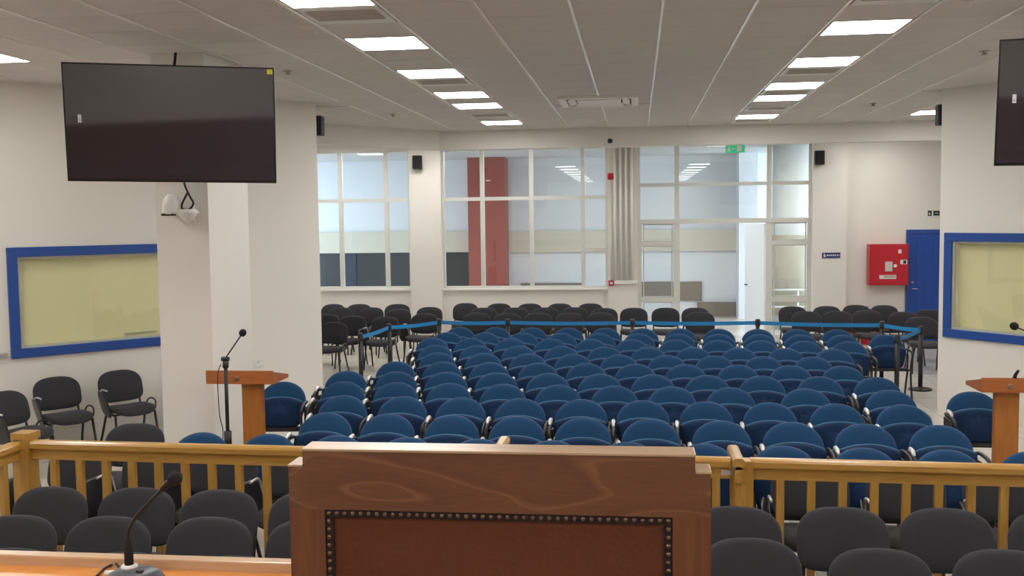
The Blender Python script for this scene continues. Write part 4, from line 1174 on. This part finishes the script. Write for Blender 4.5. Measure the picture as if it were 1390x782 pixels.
t = thing('judge_chair', 'tall carved wooden judge chair with nailed brown leather back, seen from behind', 'chair', (-0.215, 1.5, DZ))
H = 2.078 - DZ
bm = nb()
# crest rail with stepped shoulders
prof = [(-0.322, H - 0.094), (0.322, H - 0.094), (0.322, H - 0.028), (0.299, H - 0.028), (0.299, H - 0.003), (-0.299, H - 0.003), (-0.299, H - 0.028), (-0.322, H - 0.028)]
A = [bm.verts.new((p[0], 0.0, p[1])) for p in prof]; B = [bm.verts.new((p[0], 0.05, p[1])) for p in prof]
for k in range(8): bm.faces.new((A[k], A[(k + 1) % 8], B[(k + 1) % 8], B[k]))
bm.faces.new(A[::-1]); bm.faces.new(B)
link('crest_rail', bm, M['walnut'], t)
bm = nb(); box(bm, -0.30, 0.30, -0.001, 0.051, H - 0.003, H + 0.001, bev=0.001)  # thin pale strips: ceiling light on the top faces put into colour
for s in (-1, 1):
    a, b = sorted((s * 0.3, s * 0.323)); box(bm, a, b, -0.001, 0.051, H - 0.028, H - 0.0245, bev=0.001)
o = link('top_light_strip', bm, M['desklip'], t); o['label'] = 'pale strip imitating ceiling light on the top edge'
for s in (-1, 1):
    a, b = sorted((s * 0.266, s * 0.322))
    bm = nb(); box(bm, a, b, 0.0002, 0.0498, 0.02, H - 0.094)
    link('stile', bm, M['walnutv'], t)
bm = nb(); box(bm, -0.267, 0.267, 0.008, 0.042, 0.42, H - 0.092); link('leather_panel', bm, M['leather'], t)
bm = nb(); fr = 0.0125
z1 = H - 0.094
box(bm, -0.266, 0.266, 0.003, 0.009, z1 - fr, z1); box(bm, -0.266, -0.266 + fr, 0.003, 0.009, 0.45, z1 - fr); box(bm, 0.266 - fr, 0.266, 0.003, 0.009, 0.45, z1 - fr)
link('leather_border', bm, M['braid'], t)
bm = nb()
nails = [(-0.26 + 0.52 * k / 41, z1 - fr / 2) for k in range(42)]
for k in range(1, 80): nails += [(-0.26, z1 - fr / 2 - 0.0127 * k), (0.26, z1 - fr / 2 - 0.0127 * k)]
for (x, z) in nails:
    lathe(bm, [(0.0036, 0.003), (0.0034, 0.0012), (0.002, -0.0004)], axis='y', origin=(x, 0, z), n=8)
o = link('nail_trim', bm, M['brass'], t); o['kind'] = 'stuff'
bpart('lower_rail', t, M['walnut'], (-0.267, 0.267, 0.005, 0.045, 0.34, 0.44))
bm = nb(); box(bm, -0.30, 0.30, 0.05, 0.58, 0.42, 0.50, bev=0.02); link('seat', bm, M['leather'], t)
bm = nb(); box(bm, -0.32, 0.32, 0.05, 0.60, 0.34, 0.42); link('seat_frame', bm, M['walnutv'], t)
for s in (-1, 1):
    bpart('armrest', t, M['walnutv'], (s * 0.31 - 0.03, s * 0.31 + 0.03, 0.05, 0.55, 0.68, 0.72), bev=0.008)
    bpart('leg', t, M['walnutv'], (s * 0.295 - 0.025, s * 0.295 + 0.025, 0.53, 0.58, 0.0, 0.68), bev=0.003)
    bpart('leg', t, M['walnutv'], (s * 0.295 - 0.025, s * 0.295 + 0.025, 0.001, 0.049, 0.0, 0.04), bev=0.002)
